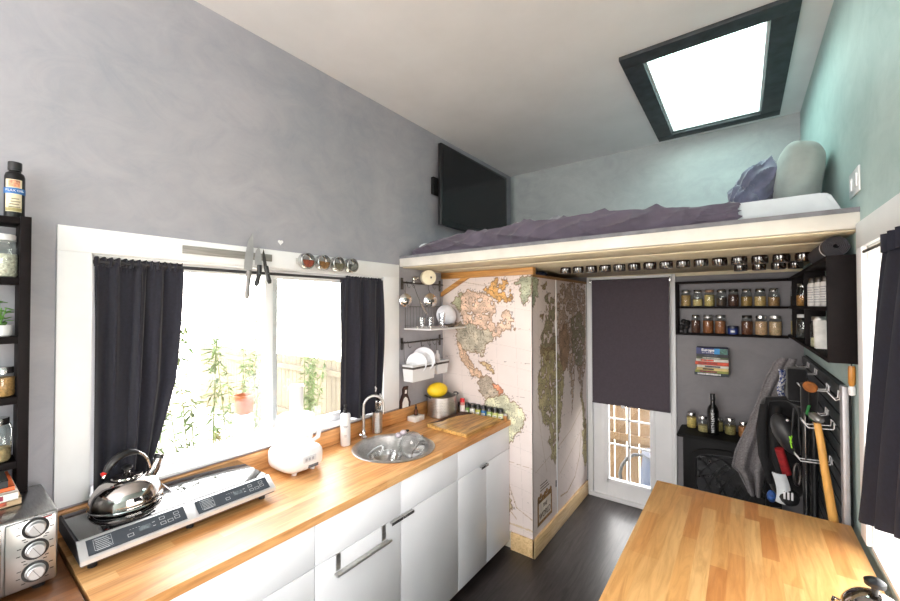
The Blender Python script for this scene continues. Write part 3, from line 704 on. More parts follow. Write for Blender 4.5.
# ---------------------------------------------------------------- induction cooktop
t = thing('induction_cooktop', 'two-burner black glass induction cooktop with sloped control strip', 'cooktop', (.17, 1.04, .91))
ALU = M((206, 206, 208), .35, .6, var=.03, name='aluminium')
ya, yb = .735, 1.343; cy = 1.037
mb = MB(); mb.prism([(.028, .94), (.028, .993), (.298, .993), (.352, .955), (.352, .938)], ya, yb, M((70, 70, 74), .5), 'y', .002); bd = obj('body', mb, t)
mb = MB(); mb.prism([(.292, .9965), (.301, .9965), (.358, .958), (.358, .944), (.350, .944), (.350, .954)], ya-.002, yb+.002, ALU, 'y', .001).box((.292, ya, .985), (.298, yb, .9965), ALU); obj('trim', mb, t)
mb = MB(); mb.box((.292, cy-.006, .9935), (.302, cy+.006, .9975), ALU).box((.03, cy-.0015, .9935), (.30, cy+.0015, .9975), ALU); obj('divider', mb, t)
sl = Vector((.057, 0, -.0385)).normalized(); nrm = Vector((.0385, 0, .057)).normalized()
for i, (a, b) in enumerate(((ya+.004, cy-.003), (cy+.003, yb-.004))):
    mb = MB(); mb.box((.03, a, .9935), (.293, b, .9975), BLACKG, .001); gl = obj('glass_plate', mb, t)
    mb = MB(); cyc = (a+b)/2; RING = M((90, 90, 92), .3)
    mb.tube([(.155+.085*math.cos(q*.2), cyc+.085*math.sin(q*.2), .9975) for q in range(32)], .0006, RING, 5, closed=True)
    mb.box((.05, a+.04, .9974), (.052, a+.06, .9979), RING).box((.26, cyc-.003, .9974), (.266, cyc+.001, .9979), RING)
    obj('burner_ring', mb, gl)
    # sloped panel
    P0 = Vector((.3035, 0, .9962)); 
    def on(s, y, h=.0): 
        q = P0+sl*s+nrm*h; return (q.x, y, q.z)
    mb = MB(); ea, eb = a+.014, b-.016
    vs = [on(.004, ea, .0), on(.058, ea, .0), on(.058, eb, .0), on(.004, eb, .0), on(.004, ea, .0012), on(.058, ea, .0012), on(.058, eb, .0012), on(.004, eb, .0012)]
    mb.add(vs, [(0, 1, 2, 3), (4, 7, 6, 5), (0, 4, 5, 1), (1, 5, 6, 2), (2, 6, 7, 3), (3, 7, 4, 0)], M((52, 58, 66), .3, var=.05)); cp = obj('control_panel', mb, t)
    KEY = M((178, 182, 186), .5); mb = MB()
    def mark(s0, s1, y0, y1, mat, h=.0014):
        mb.add([on(s0, y0, h), on(s1, y0, h), on(s1, y1, h), on(s0, y1, h)], [(0, 1, 2, 3)], mat)
    def ring(s0, s1, y0, y1, w=.0014):
        mark(s0, s0+w, y0, y1, KEY); mark(s1-w, s1, y0, y1, KEY); mark(s0, s1, y0, y0+w, KEY); mark(s0, s1, y1-w, y1, KEY)
    L = eb-ea
    for (s0, y0) in ((.034, .37), (.014, .71), (.034, .71), (.034, .79), (.014, .87), (.03, .87)): ring(s0, s0+.011, ea+L*y0, ea+L*y0+.016)
    for k in range(7): mark(.012+k*.006, .0135+k*.006, ea+.02, ea+.052+.003*(k % 3), KEY)
    ring(.010, .048, ea+.016, ea+.060, .0008)
    for k in range(4): mark(.02, .0212, ea+L*(.40+k*.03), ea+L*(.415+k*.03), KEY)
    mark(.022, .024, ea+L*.63, ea+L*.66, KEY); mark(.036, .038, ea+L*.63, ea+L*.66, KEY)
    obj('key_print', mb, cp)
    mb = MB(); mb.add([on(.022, ea+L*.49, .0015), on(.038, ea+L*.49, .0015), on(.038, ea+L*.61, .0015), on(.022, ea+L*.61, .0015)], [(0, 1, 2, 3)], M((96, 104, 110), .2, var=.2, scale=90)); obj('display', mb, cp)
for fx, fy in ((.06, .77), (.31, .77), (.06, 1.31), (.31, 1.31), (.31, 1.04)):
    mb = MB(); mb.lathe([(.012, .9105), (.013, .941)], BLACKP, (fx, fy, 0), 14); obj('foot', mb, t)

# ---------------------------------------------------------------- kettle
kx, ky, kz = .124, .900, .9982
t = thing('kettle', 'polished steel stovetop kettle on the left burner', 'kettle', (kx, ky, kz))
prof = [(.094, 0), (.104, .003), (.108, .012), (.108, .022), (.104, .042), (.094, .064), (.078, .083), (.058, .096), (.045, .101)]
KST = M((188, 182, 178), .09, 1, var=.04, scale=6, name='kettle_steel')
mb = MB(); mb.lathe([(r, z+kz) for r, z in prof], KST, (kx, ky, 0), 48); obj('body', mb, t)
mb = MB(); mb.lathe([(.109, kz+.008), (.1105, kz+.011), (.109, kz+.014)], CHROME, (kx, ky, 0), 48, caps=False); obj('rim', mb, t)
mb = MB(); mb.lathe([(.047, kz+.099), (.045, kz+.105), (.030, kz+.111), (.012, kz+.114), (.008, kz+.118)], KST, (kx, ky, 0), 36); ld = obj('lid', mb, t)
mb = MB(); mb.lathe([(.007, kz+.116), (.009, kz+.124), (.017, kz+.130), (.017, kz+.136), (.010, kz+.141)], BLACKP, (kx, ky, 0), 20); obj('lid_knob', mb, ld)
# spout points to the back right
sd = Vector((-.25, .97, 0)).normalized()
b0 = Vector((kx, ky, kz+.066))+sd*.072; 
mb = MB(); mb.tube([b0, b0+sd*.022+Vector((0, 0, .026)), b0+sd*.036+Vector((0, 0, .062))], [.021, .018, .0145], KST, 20); sp = obj('spout', mb, t)
mb = MB(); e = b0+sd*.036+Vector((0, 0, .062)); mb.cyl(e, e+sd*.006+Vector((0, 0, .014)), .0165, BLACKP, 18); obj('spout_cap', mb, sp)
hp = []
for i in range(15):
    a = R(8)+i/14*R(152); hp.append(Vector((kx, ky, kz+.088))+sd*(math.cos(a)*.078)+Vector((0, 0, math.sin(a)*.098)))
mb = MB(); mb.tube(hp[:], [.0055]*15, CHROME, 10); hd = obj('handle', mb, t)
mb = MB(); mb.tube(hp[5:14], [.007, .011, .013, .0135, .0135, .0135, .013, .012, .008], BLACKP, 14); obj('grip', mb, hd)
mb = MB(); mb.cyl(hp[13], hp[13]-sd*.012-Vector((0, 0, .004)), .007, M((206, 34, 28), .3), 12); obj('red_tab', mb, hd)

# ---------------------------------------------------------------- food processor
fx, fy, fz = .142, 1.570, .91
t = thing('food_processor', 'white food processor with clear bowl in front of the window', 'food processor', (fx, fy, fz))
mb = MB(); mb.ball((fx, fy, fz+.066), (.116, .106, .057), WPLAST, 40, p=.5); 
obj('base', mb, t)
mb = MB(); mb.lathe([(.072, fz+.105), (.07, fz+.122), (.05, fz+.126)], WPLAST, (fx, fy, 0), 36); obj('bowl_seat', mb, t)
mb = MB(); mb.lathe([(.06, fz+.124), (.078, fz+.128), (.083, fz+.18), (.086, fz+.252)], FROST, (fx, fy, 0), 40); bw = obj('bowl', mb, t)
mb = MB(); mb.lathe([(.018, fz+.126), (.018, fz+.2), (.012, fz+.225)], WPLAST, (fx, fy, 0), 20); obj('blade_hub', mb, bw)
mb = MB(); mb.lathe([(.088, fz+.250), (.089, fz+.262), (.080, fz+.270), (.03, fz+.275)], FROST, (fx, fy, 0), 40); lidp = obj('bowl_lid', mb, t)
mb = MB(); mb.lathe([(.034, fz+.27), (.036, fz+.40), (.040, fz+.405)], FROST, (fx-.012, fy+.012, 0), 28, sc=(.8, 1)); obj('feed_tube', mb, lidp)
mb = MB(); mb.lathe([(.030, fz+.28), (.032, fz+.408), (.034, fz+.416)], WPLAST, (fx-.012, fy+.012, 0), 28, sc=(.8, 1)); obj('pusher', mb, lidp)
hx = Vector((.62, .78, 0)).normalized(); hc = Vector((fx, fy, 0))
mb = MB(); mb.tube([hc+hx*.082+Vector((0, 0, fz+.245)), hc+hx*.108+Vector((0, 0, fz+.24)), hc+hx*.116+Vector((0, 0, fz+.2)), hc+hx*.108+Vector((0, 0, fz+.15)), hc+hx*.080+Vector((0, 0, fz+.132))], [.010, .012, .012, .011, .009], FROST, 12); obj('handle', mb, bw)
LG = M((196, 200, 206), .4)
mb = MB(); mb.box((fx+.1125, fy-.030, fz+.058), (fx+.119, fy+.040, fz+.088), LG, .006); kp = obj('switch_plate', mb, t)
mb = MB()
for k in range(3): mb.box((fx+.1191, fy-.022+k*.018, fz+.066), (fx+.1197, fy-.010+k*.018, fz+.080), M((150, 154, 162), .4), .0003)
obj('button', mb, kp)
mb = MB(); mb.box((fx+.108, fy-.002, fz+.028), (fx+.1175, fy+.052, fz+.042), M((92, 94, 100), .4), .001); obj('name_plate', mb, t)
for a, b in ((.07, .05), (.07, -.05), (-.07, .05), (-.07, -.05)):
    mb = MB(); mb.lathe([(.011, fz+.0005), (.013, fz+.012)], WPLAST, (fx+a, fy+b, 0), 14); obj('foot', mb, t)

# ---------------------------------------------------------------- sink, tap and things round it
t = thing('round_sink', 'round stainless steel sink set in the butcher block worktop', 'sink', (SC[0], SC[1], .91))
mb = MB(); n = 56
mb.lathe([(.236, .9105), (.238, .913), (.232, .9155), (.212, .914), (.205, .909), (.2, .86), (.19, .80), (.16, .775), (.05, .77), (.03, .768)], BRUSH, (SC[0], SC[1], 0), n, caps=False)
mb.lathe([(.236, .9105), (.213, .9105), (.207, .88), (.203, .83), (.195, .79), (.165, .765), (.0, .76)], BRUSH, (SC[0], SC[1], 0), n, caps=False); obj('basin', mb, t)
mb = MB(); mb.lathe([(.045, .7715), (.042, .774), (.02, .769), (.0, .769)], CHROME, (SC[0], SC[1], 0), 28, caps=False); obj('drain', mb, t)
t = thing('tap', 'tall curved steel gooseneck tap behind the round sink', 'tap', (.068, 2.075, .91))
bx, by = .068, 2.075
mb = MB(); mb.lathe([(.022, .9105), (.022, .918), (.014, .924), (.013, .955), (.009, .962)], CHROME, (bx, by, 0), 24); obj('base', mb, t)
pts = [(bx, by, .955), (bx, by, 1.09)]
dv = Vector((.55, .83, 0)).normalized()
for i in range(13):
    a = math.pi-i/12*R(185); c = Vector((bx, by, 1.10))+dv*.062; pts.append(tuple(c+dv*math.cos(a)*.062+Vector((0, 0, math.sin(a)*.066))))
pts.append(tuple(Vector(pts[-1])-Vector((0, 0, .035))))
mb = MB(); mb.tube(pts, .0085, BRUSH, 16); obj('neck', mb, t)
mb = MB(); e = Vector(pts[-1]); mb.cyl(e, e-Vector((0, 0, .012)), .0105, CHROME, 16); obj('aerator', mb, t)
mb = MB(); mb.cyl((bx, by, .932), (bx+.012, by-.026, .936), .006, CHROME, 12).cyl((bx+.012, by-.026, .936), (bx+.03, by-.05, .95), .0045, CHROME, 12); obj('lever', mb, t)
# cup of cutlery
t = thing('cutlery_cup', 'steel cup of cutlery standing behind the sink', 'cup', (.055, 2.20, .91))
mb = MB(); mb.lathe([(.030, .911), (.033, .914), (.034, 1.045), (.0325, 1.045), (.0315, .92), (0, .918)], BRUSH, (.055, 2.20, 0), 28, caps=False); obj('cup', mb, t)
for i, (a, lean, kd) in enumerate(((.6, .32, 'spoon'), (2.2, .25, 'fork'), (3.6, .2, 'spoon'), (5.0, .3, 'knife'), (-.4, .24, 'fork'))):
    lean *= .55; b0 = Vector((.055-.012*math.cos(a), 2.20-.012*math.sin(a), .922)); d = Vector((math.cos(a)*lean, math.sin(a)*lean, 1)).normalized(); e = b0+d*.158
    t2 = MB(); t2.tube([b0, b0+d*.08, e], [.004, .0022, .0035], STEEL, 8)
    X = Matrix.Translation(e+d*.016) @ d.to_track_quat('Z', 'X').to_matrix().to_4x4()
    t2.ball((0, 0, 0), (.0115 if kd != 'knife' else .006, .0025, .021), STEEL, 14, X)
    o = obj('cutlery_'+kd if kd == 'knife' else kd, t2, org=b0)
    tag(o, {0: 'steel spoon leaning right in the cutlery cup', 1: 'steel fork standing at the back of the cutlery cup', 2: 'steel spoon leaning left in the cutlery cup', 3: 'steel table knife in the cutlery cup', 4: 'steel fork at the right rim of the cutlery cup'}[i], kd if kd != 'knife' else 'knife', 'cutlery in the steel cup')
# soap dispenser
sx, sy = .078, 1.93
t = thing('soap_dispenser', 'white pump soap bottle with black pump beside the sink', 'soap bottle', (sx, sy, .91))
mb = MB(); mb.lathe([(.026, .9105), (.029, .915), (.029, 1.085), (.025, 1.095), (.013, 1.10)], WPLAST, (sx, sy, 0), 28); bd = obj('body', mb, t)
mb = MB(); mb.lathe([(.013, 1.098), (.013, 1.115), (.004, 1.118), (.004, 1.136), (.009, 1.138), (.009, 1.146)], BLACKP, (sx, sy, 0), 18); mb.cyl((sx, sy, 1.143), (sx+.018, sy-.02, 1.140), .0045, BLACKP, 10); obj('pump', mb, t)
mb = MB(); A0 = math.atan2(.447-sy, 1.95-sx)
for i, (z, w) in enumerate(((1.025, .5), (1.018, .35), (.975, .3), (.97, .3), (.965, .25))): arc_strip(mb, (sx, sy), .0293, z, z+.0035 if i < 2 else z+.0015, A0-w, A0+w, M((120, 122, 130), .5), 8)
obj('label_print', mb, bd)
# things in the sink
cx, cy_ = .30, 2.13
t = tag(obj('glass_bowl', MB().lathe([(.02, .795), (.05, .797), (.085, .83), (.095, .862), (.092, .862), (.08, .832), (.048, .802), (.0, .80)], CLEAR, (.29, 2.05, 0), 36, caps=False), org=(.29, 2.05, .795)), 'clear glass bowl with a thick rim lying in the sink', 'bowl')
mb = MB(); X = Matrix.Translation((.345, 2.2, .885)) @ Matrix.Rotation(R(60), 4, 'Y') @ Matrix.Rotation(R(25), 4, 'X')
mb.lathe([(.03, -.06), (.045, -.055), (.07, -.01), (.075, .05), (.072, .05), (.067, -.01), (.04, -.05)], CLEAR, (0, 0, 0), 32, X, caps=False)
tag(obj('blender_jug', mb, org=(.345, 2.2, .80)), 'clear plastic jug lying on its side in the sink, rising above the rim', 'jug')
mb = MB(); mb.tube([(.20+.07*math.cos(a*.3), 2.02+.07*math.sin(a*.3), .80+.055*math.sin(a*.3+.6)+.04) for a in range(14)], .006, WPLAST, 10)
tag(obj('hose_handle', mb, org=(.2, 2.02, .8)), 'curved white plastic handle of a utensil in the sink', 'utensil')
mb = MB(); mb.tube([(.44, 2.10, .86), (.40, 2.16, .875), (.37, 2.26, .895), (.335, 2.32, .915)], [.004, .004, .005, .006], STEEL, 10); X = Matrix.Translation((.455, 2.075, .855)); mb.ball((0, 0, 0), (.02, .03, .006), STEEL, 16, X)
tag(obj('steel_ladle', mb, org=(.44, 2.1, .86)), 'steel serving spoon resting diagonally over the right side of the sink', 'spoon')
mb = MB(); mb.box((.20, 2.295, .9165), (.222, 2.325, .928), BLACKP, .004); tag(obj('sink_plug', mb, org=(.21, 2.31, .9165)), 'small black plug on the far rim of the sink', 'plug')
mb = MB()
for i in range(7): mb.ball((.20+.012*(i % 3), 2.245+.009*i-.02*(i % 2), .905+.01*(i % 3)), (.022, .018, .016), M((214, 200, 208), .4, var=.2, scale=60), 10)
tag(obj('dish_sponge', mb, org=(.20, 2.25, .9)), 'pale pink mesh scrubber at the back rim of the sink', 'scrubber')

# soap dish & brown bottle, standing figure
mb = MB(); mb.box((.04, 2.50, .9105), (.115, 2.60, .945), M((224, 220, 216), .5, var=.03), .003)
tag(obj('soap_dish', mb, org=(.08, 2.55, .9105)), 'white block-shaped soap dish behind the sink', 'soap dish')
t = thing('dropper_bottle', 'small amber dropper bottle standing on the white soap dish', 'bottle', (.075, 2.553, .9455))
mb = MB(); mb.lathe([(.014, .9457), (.0155, .949), (.0155, .982), (.008, .99), (.0075, .994)], M((74, 40, 26), .15, coat=.4), (.075, 2.553, 0), 20); obj('body', mb, t)
mb = MB(); mb.lathe([(.0085, .993), (.0085, 1.004), (.005, 1.006), (.004, 1.02), (.002, 1.024)], BLACKP, (.075, 2.553, 0), 16); obj('cap', mb, t)
t = thing('bird_figure', 'small dark bird-shaped brush holder with white belly, on backsplash ledge', 'figure', (.012, 2.505, 1.0005))
DB = M((62, 36, 32), .5)
mb = MB(); mb.prism([(2.455, 1.001), (2.458, 1.05), (2.475, 1.085), (2.487, 1.10), (2.485, 1.135), (2.50, 1.15), (2.535, 1.15), (2.53, 1.12), (2.53, 1.09), (2.545, 1.06), (2.56, 1.03), (2.553, 1.001), (2.54, 1.001), (2.54, 1.001)], .003, .018, DB, 'x'); obj('body', mb, t)
mb = MB(); mb.prism([(2.472, 1.003), (2.475, 1.04), (2.488, 1.068), (2.505, 1.078), (2.522, 1.066), (2.535, 1.035), (2.535, 1.003)], .018, .020, M((238, 234, 230), .5), 'x').prism([(2.498, 1.10), (2.502, 1.125), (2.52, 1.125), (2.517, 1.10)], .018, .0195, M((238, 234, 230), .5), 'x'); obj('belly', mb, t)

# steamer pot with melon
px_, py_ = .14, 2.770
t = thing('steamer_pot', 'steel pot with perforated steamer insert in the counter corner', 'pot', (px_, py_, .91))
mb = MB(); mb.lathe([(.103, .911), (.107, .915), (.107, 1.055), (.112, 1.061), (.105, 1.061), (.1035, 1.05), (.1035, .93), (0, .925)], BRUSH, (px_, py_, 0), 40, caps=False); obj('body', mb, t)
mb = MB()
for j in range(7):
    for i in range(22):
        a = -1.7+i*.12+(j % 2)*.06; mb.lathe([(.0022, 0), (.0022, .0008)], M((60, 58, 58), .5), (0, 0, 0), 6, Matrix.Translation((px_, py_, .955+j*.011)) @ Matrix.Rotation(a, 4, 'Z') @ Matrix.Translation((.1068, 0, 0)) @ Matrix.Rotation(R(90), 4, 'Y'))
obj('perforation', mb, t)
for sgn in (-1, 1):
    d = Vector((.45*sgn, .9*sgn, 0)).normalized(); s = Vector((-d.y, d.x, 0)); c = Vector((px_, py_, 1.052))
    mb = MB(); mb.tube([c+d*.103+s*.03, c+d*.125+s*.026+Vector((0, 0, .012)), c+d*.128+Vector((0, 0, .016)), c+d*.125-s*.026+Vector((0, 0, .012)), c+d*.103-s*.03], .005, BLACKP, 10); obj('handle', mb, t)
mb = MB(); X = Matrix.Translation((.118, 2.745, 1.098)) @ Matrix.Rotation(R(70), 4, 'Z')
mb.ball((0, 0, 0), (.082, .062, .055), M((238, 200, 36), .5, var=.06, scale=20, bmp=.3, name='melon_skin'), 32, X)
tag(obj('melon', mb, org=(.105, 2.755, 1.05)), 'bright yellow oval melon sitting on the steamer pot', 'melon')

# cutting board
t = thing('cutting_board', 'live-edge wooden cutting board on the counter end', 'cutting board', (.42, 2.66, .911))
mb = MB(); BOARD = butcher('board_wood', [(214, 166, 92), (224, 180, 106), (204, 150, 78)], .09, .6, grain=.25, rough=.45)
mb.prism([(.245, 2.470), (.262, 2.56), (.250, 2.66), (.262, 2.76), (.250, 2.86), (.30, 2.872), (.42, 2.866), (.587, 2.876), (.592, 2.74), (.582, 2.6), (.588, 2.445), (.45, 2.452), (.33, 2.458)], .9115, .934, BOARD, 'z', .003); bo = obj('plank', mb, t)
mb = MB(); BK = M((66, 38, 24), .7, var=.3, scale=30)
mb.prism([(.243, 2.472), (.262, 2.56), (.250, 2.66), (.262, 2.76), (.250, 2.86), (.30, 2.872), (.36, 2.87), (.33, 2.81), (.30, 2.74), (.285, 2.66), (.295, 2.58), (.27, 2.52)], .934, .9348, BK, 'z'); obj('bark_edge', mb, bo)

# spice jars along the closet
cols = [((120, 160, 70), 'green-labelled'), ((226, 226, 222), 'white-labelled'), ((176, 182, 80), 'yellow-green labelled'), ((54, 118, 176), 'blue-labelled'), ((150, 176, 90), 'olive-labelled'), ((200, 206, 130), 'pale green labelled'), ((206, 214, 160), 'cream-labelled')]
xs = [.262, .312, .362, .412, .462, .510, .556]; wh = ['second from the steamer pot', 'third from the pot', 'middle left of row', 'middle of row', 'middle right of row', 'second from counter end', 'nearest the counter end']
for i, (x, (c, l)) in enumerate(zip(xs, cols)):
    y = 2.925; t = thing('spice_jar', f'{l} spice jar in row before the map, {wh[i]}', 'spice jar', (x, y, .91), 'spice jars along the map closet')
    mb = MB(); mb.lathe([(.019, .9105), (.021, .914), (.021, .962), (.018, .968)], M((70, 64, 48), .2, var=.3, scale=80, coat=.3), (x, y, 0), 18); b = obj('body', mb, t)
    mb = MB(); arc_strip(mb, (x, y), .0214, .918, .955, -2.9, .3, M(c, .6, var=.1)); lb = obj('label', mb, b)
    mb = MB(); arc_strip(mb, (x, y), .0216, .924, .938, -2.1, -.6, M((238, 238, 226), .6)); arc_strip(mb, (x, y), .0218, .929, .933, -1.8, -.9, M((60, 60, 50), .6)); obj('label_print', mb, lb)
    mb = MB(); mb.lathe([(.0205, .967), (.0205, .985), (.019, .987)], BLACKP, (x, y, 0), 18); obj('lid', mb, t)
def sbottle(x, y, r, h, body, capm, lab, band=None):
    t = thing('spice_jar', lab, 'spice jar', (x, y, .91), 'spice jars along the map closet')
    mb = MB(); mb.lathe([(r*.9, .9105), (r, .914), (r, .91+h*.75), (r*.8, .91+h*.8)], body, (x, y, 0), 18); b = obj('body', mb, t)
    if band: mb = MB(); arc_strip(mb, (x, y), r+.0004, .918, .91+h*.6, -2.9, .3, band); obj('label', mb, b)
    mb = MB(); mb.lathe([(r*.9, .91+h*.78), (r*.9, .91+h), (r*.8, .912+h)], capm, (x, y, 0), 18); obj('lid', mb, t)
sbottle(.205, 2.918, .019, .075, M((40, 36, 34), .3), BLACKP, 'dark spice jar hidden close beside the steamer pot', M((120, 110, 90), .6))
sbottle(.252, 2.880, .0001+.019, .0715+.045, M((196, 130, 120), .4), M((204, 26, 40), .35), 'tall spice bottle with bright red cap beside the steamer pot', M((230, 220, 214), .6))
sbottle(.592, 2.925, .015, .045, M((170, 120, 70), .3), M((186, 184, 180), .4), 'tiny amber jar with grey lid at the counter end', None)

# ---------------------------------------------------------------- window wall bits
t = thing('knife_rack', 'brushed steel magnetic knife strip on the white window header', 'knife rack', (.016, 1.31, 1.96))
mb = MB(); mb.box((.0165, 1.108, 1.9535), (.024, 1.508, 1.989), M((146, 142, 138), .5, .5, var=.12, scale=30, stretch=(1, .3, 6)), .002); obj('strip', mb, t)
def knife(label, y, zt, zb, zh, w, blade, handle, tilt, steelh=False, curve=0):
    """blade tip at zt, blade/handle joint at zb, handle end at zh"""
    t = thing('kitchen_knife', label, 'knife', (.027, y, zb), 'knives on the magnetic strip')
    X = Matrix.Translation((.0, y, zb)) @ Matrix.Rotation(tilt, 4, 'X')
    L = zt-zb; poly = [(-w*.55, 0), (-w*.55, L*.35), (-w*.35, L*.75), (w*.15, L), (w*.42, L*.5), (w*.45, 0)]
    mb = MB(); m2 = MB(); m2.prism(poly, .0245, .0268, blade, 'x'); mb.add(m2.v, m2.f, blade, X); bl = obj('blade', mb, t)
    hl = zb-zh; mb = MB(); P = []
    for i in range(8): s = i/7; P.append(X @ Vector((.0268, w*.1+curve*s*s, -hl*s)))
    mb.tube(P, [.011, .012, .0115, .0105, .0105, .012, .0125, .008], handle, 12); hd = obj('handle', mb, t)
    if not steelh:
        mb = MB()
        for s in (1, 3, 5): mb.lathe([(.0025, 0), (.0025, .0012)], STEEL, (P[s].x+.0095, P[s].y, P[s].z), 8, ax='x')
        obj('rivet', mb, hd)
SATIN = M((178, 176, 178), .42, .7, var=.05, name='satin_steel')
knife('large chef knife with steel handle on the magnetic strip, leftmost', 1.386, 2.088, 1.900, 1.76, .040, SATIN, M((128, 124, 122), .45, .6), R(-5), True)
knife('short wide knife with curved black handle, middle of the magnetic strip', 1.437, 2.022, 1.930, 1.825, .034, SATIN, BLACKP, R(2), curve=-.022)
knife('narrow black-bladed knife, rightmost on the magnetic strip', 1.472, 2.012, 1.928, 1.838, .016, DSTEEL, BLACKP, R(9), curve=.006)
t = thing('spice_strip', 'short steel strip holding four round magnetic tins over the window', 'rack', (.016, 1.84, 1.97))
mb = MB(); mb.box((.0165, 1.645, 1.955), (.0205, 2.05, 1.985), BRUSH, .001); obj('strip', mb, t)
lbs = ['first from the knives', 'second from the knives', 'third from the knives', 'farthest from the knives']; cc = [(150, 74, 50), (150, 108, 58), (96, 88, 62), (84, 84, 78)]
kinds = ['red spice', 'brown spice', 'dark green herbs', 'grey spice']
for i, y in enumerate((1.693, 1.796, 1.898, 1.998)):
    t = thing('spice_tin', f'round window-lid tin of {kinds[i]} above the window, {lbs[i]}', 'tin', (.021, y, 1.972), 'round spice tins over the window')
    mb = MB(); mb.lathe([(.038, 0), (.043, .003), (.043, .040), (.041, .042), (.036, .042), (.036, .040)], STEEL, (.021, y, 1.972), 32, ax='x', caps=False); obj('body', mb, t)
    mb = MB(); mb.lathe([(.0365, 0), (.0365, .002)], TINW, (.0595, y, 1.972), 28, ax='x'); obj('window', mb, t)
    mb = MB(); P = [( .0355*math.cos(a), .0355*math.sin(a)) for a in [math.pi-.15+i2*(math.pi+.3)/16 for i2 in range(17)]]
    mb.prism([(y+u, 1.972+w) for u, w in P], .030, .058, grain(cc[i], 120), 'x'); obj('contents', mb, t)
mb = MB(); hh = []
for i in range(24):
    a = i/24*2*math.pi; hh.append((1.565+.0009*16*math.sin(a)**3, 2.062+.0009*(13*math.cos(a)-5*math.cos(2*a)-2*math.cos(3*a)-math.cos(4*a))))
mb.prism(hh, .0005, .004, WHITE, 'x'); tag(obj('heart_ornament', mb, org=(.0005, 1.565, 2.062)), 'tiny white heart on the grey wall above the window header', 'ornament')

# curtains
mb = MB(); mb.cyl((.004, .822, 1.892), (.004, 2.292, 1.892), .0075, M((40, 38, 42), .5), 12)
tag(obj('curtain_rod', mb, org=(.004, 1.55, 1.892)), 'thin dark tension rod across the top of the left window', 'rod')
def curtain(name, label, fn, nu, nv, mat, org, head=None):
    t = thing(name, label, 'curtain', org)
    mb = MB(); mb.grid(fn, nu, nv, mat, .002); obj('drape', mb, t)
    return t
def cl1(u, v):   # v=0 top
    yt = .826+u*.29; yb = .826+u*.235-.02*(u > .9)
    s = v**1.6; y = yt*(1-s)+yb*s
    q = u+.035*math.sin(u*11+v*.8)+.02*math.sin(u*23+1); f = math.sin(q*2*math.pi*4.6+.9*math.sin(v*1.7+u*4))*(.009+.012*min(1, v*2))+.005*math.sin(q*2*math.pi*9.7+v*2)*(1-v*.6)
    f += math.sin(u*2*math.pi*2.2+1+v)*.012*v
    if v < .05: f += math.sin(u*150)*.002
    if u > .55: y -= .05*max(0, v-.55)*(u-.55)/.45*2
    b = 1.894-.868*v; b += .03*(u)*v**3
    return (.002+f*.85, y, b)
t = curtain('curtain', 'dark charcoal curtain at the left end of the kitchen window', cl1, 150, 60, CURT, (.02, .95, 1.03))
def frill(mb, y0, y1, x=-.004, mat=CURT, z=1.894, n=30):
    def fn(u, v): return (x+.006+.010*math.sin(u*n*2*math.pi/2.2)+.004*math.sin(u*57), y0+(y1-y0)*u, z+.016-.034*v+.003*math.sin(u*83))
    mb.grid(fn, 160, 3, mat, .002); return mb
obj('gathered_heading', frill(MB(), .826, 1.116), t)
def cl2(u, v):
    yt = 1.936+u*.345; yb = 1.936+u*.33; y = yt*(1-v)+yb*v
    y += (.018*math.sin(v*math.pi)) * (u > .8)*(u-.8)*5 if u > .8 else 0
    q = u+.03*math.sin(u*13+v); f = math.sin(q*2*math.pi*3.1+.9*math.sin(v*1.9+u*3))*(.006+.014*min(1, v*2))*(1 if u > .25 else .4)+.004*math.sin(q*2*math.pi*8+v*3)
    return (.016+f, y, 1.894-.862*v+.01*math.sin(u*9)*v)
t = curtain('curtain', 'dark charcoal curtain at the right end of the kitchen window', cl2, 130, 60, CURT, (.02, 2.1, 1.03))
obj('gathered_heading', frill(MB(), 1.99, 2.285), t)
mb = MB()
for (yy, zz, sc_, rz) in ((2.195, 1.19, .018, .3), (2.245, 1.135, .02, -.5)):
    for k in range(3): mb.ball((.047, yy+.006*k*math.cos(rz*k*3), zz+.010*(k-1)), (.002, .005+.002*(k == 1), sc_*.5), M((236, 236, 236), .7), 8)
obj('white_patch', mb, t)

# ---------------------------------------------------------------- corner rails with hanging kitchenware
def rail(name, label, z, extra):
    t = thing(name, label, 'rail', (.01, 2.69, z))
    mb = MB(); mb.cyl((.022, 2.475, z), (.022, 2.935, z), .006, DSTEEL, 10); obj('bar', mb, t)
    for y in (2.485, 2.92):
        mb = MB(); mb.box((.0005, y-.012, z-.05), (.006, y+.012, z+.035), DSTEEL, .003).cyl((.006, y, z), (.022, y, z), .006, DSTEEL); obj('bracket', mb, t)
    for y in extra:
        mb = MB(); mb.tube([(.022, y, z+.008), (.030, y, z+.005), (.031, y, z-.02), (.045, y+.004, z-.038), (.055, y+.006, z-.025)], .0022, DSTEEL, 7); obj('hook', mb, t)
    return t
rail('wall_rail', 'dark steel hanging rail in the corner just under the loft', 1.893, (2.51, 2.56, 2.80, 2.88))
rail('wall_rail', 'dark steel hanging rail above the white bins in the corner', 1.462, (2.52, 2.66, 2.74, 2.80, 2.86))
t = thing('round_box', 'round cream lidded tin on its side resting on the upper rail', 'tin', (.07, 2.69, 1.90))
X = Matrix.Translation((.075, 2.690, 1.938)) @ Matrix.Rotation(R(-32), 4, 'Z') @ Matrix.Rotation(R(90), 4, 'Y')
mb = MB(); mb.lathe([(.054, -.03), (.055, -.028), (.055, .022), (.052, .026)], M((226, 216, 190), .5), (0, 0, 0), 32, X); obj('body', mb, t)
mb = MB(); mb.lathe([(.0565, .006), (.0565, .02), (.054, .027), (0, .028)], M((232, 222, 196), .5), (0, 0, 0), 32, X); ld = obj('lid', mb, t)
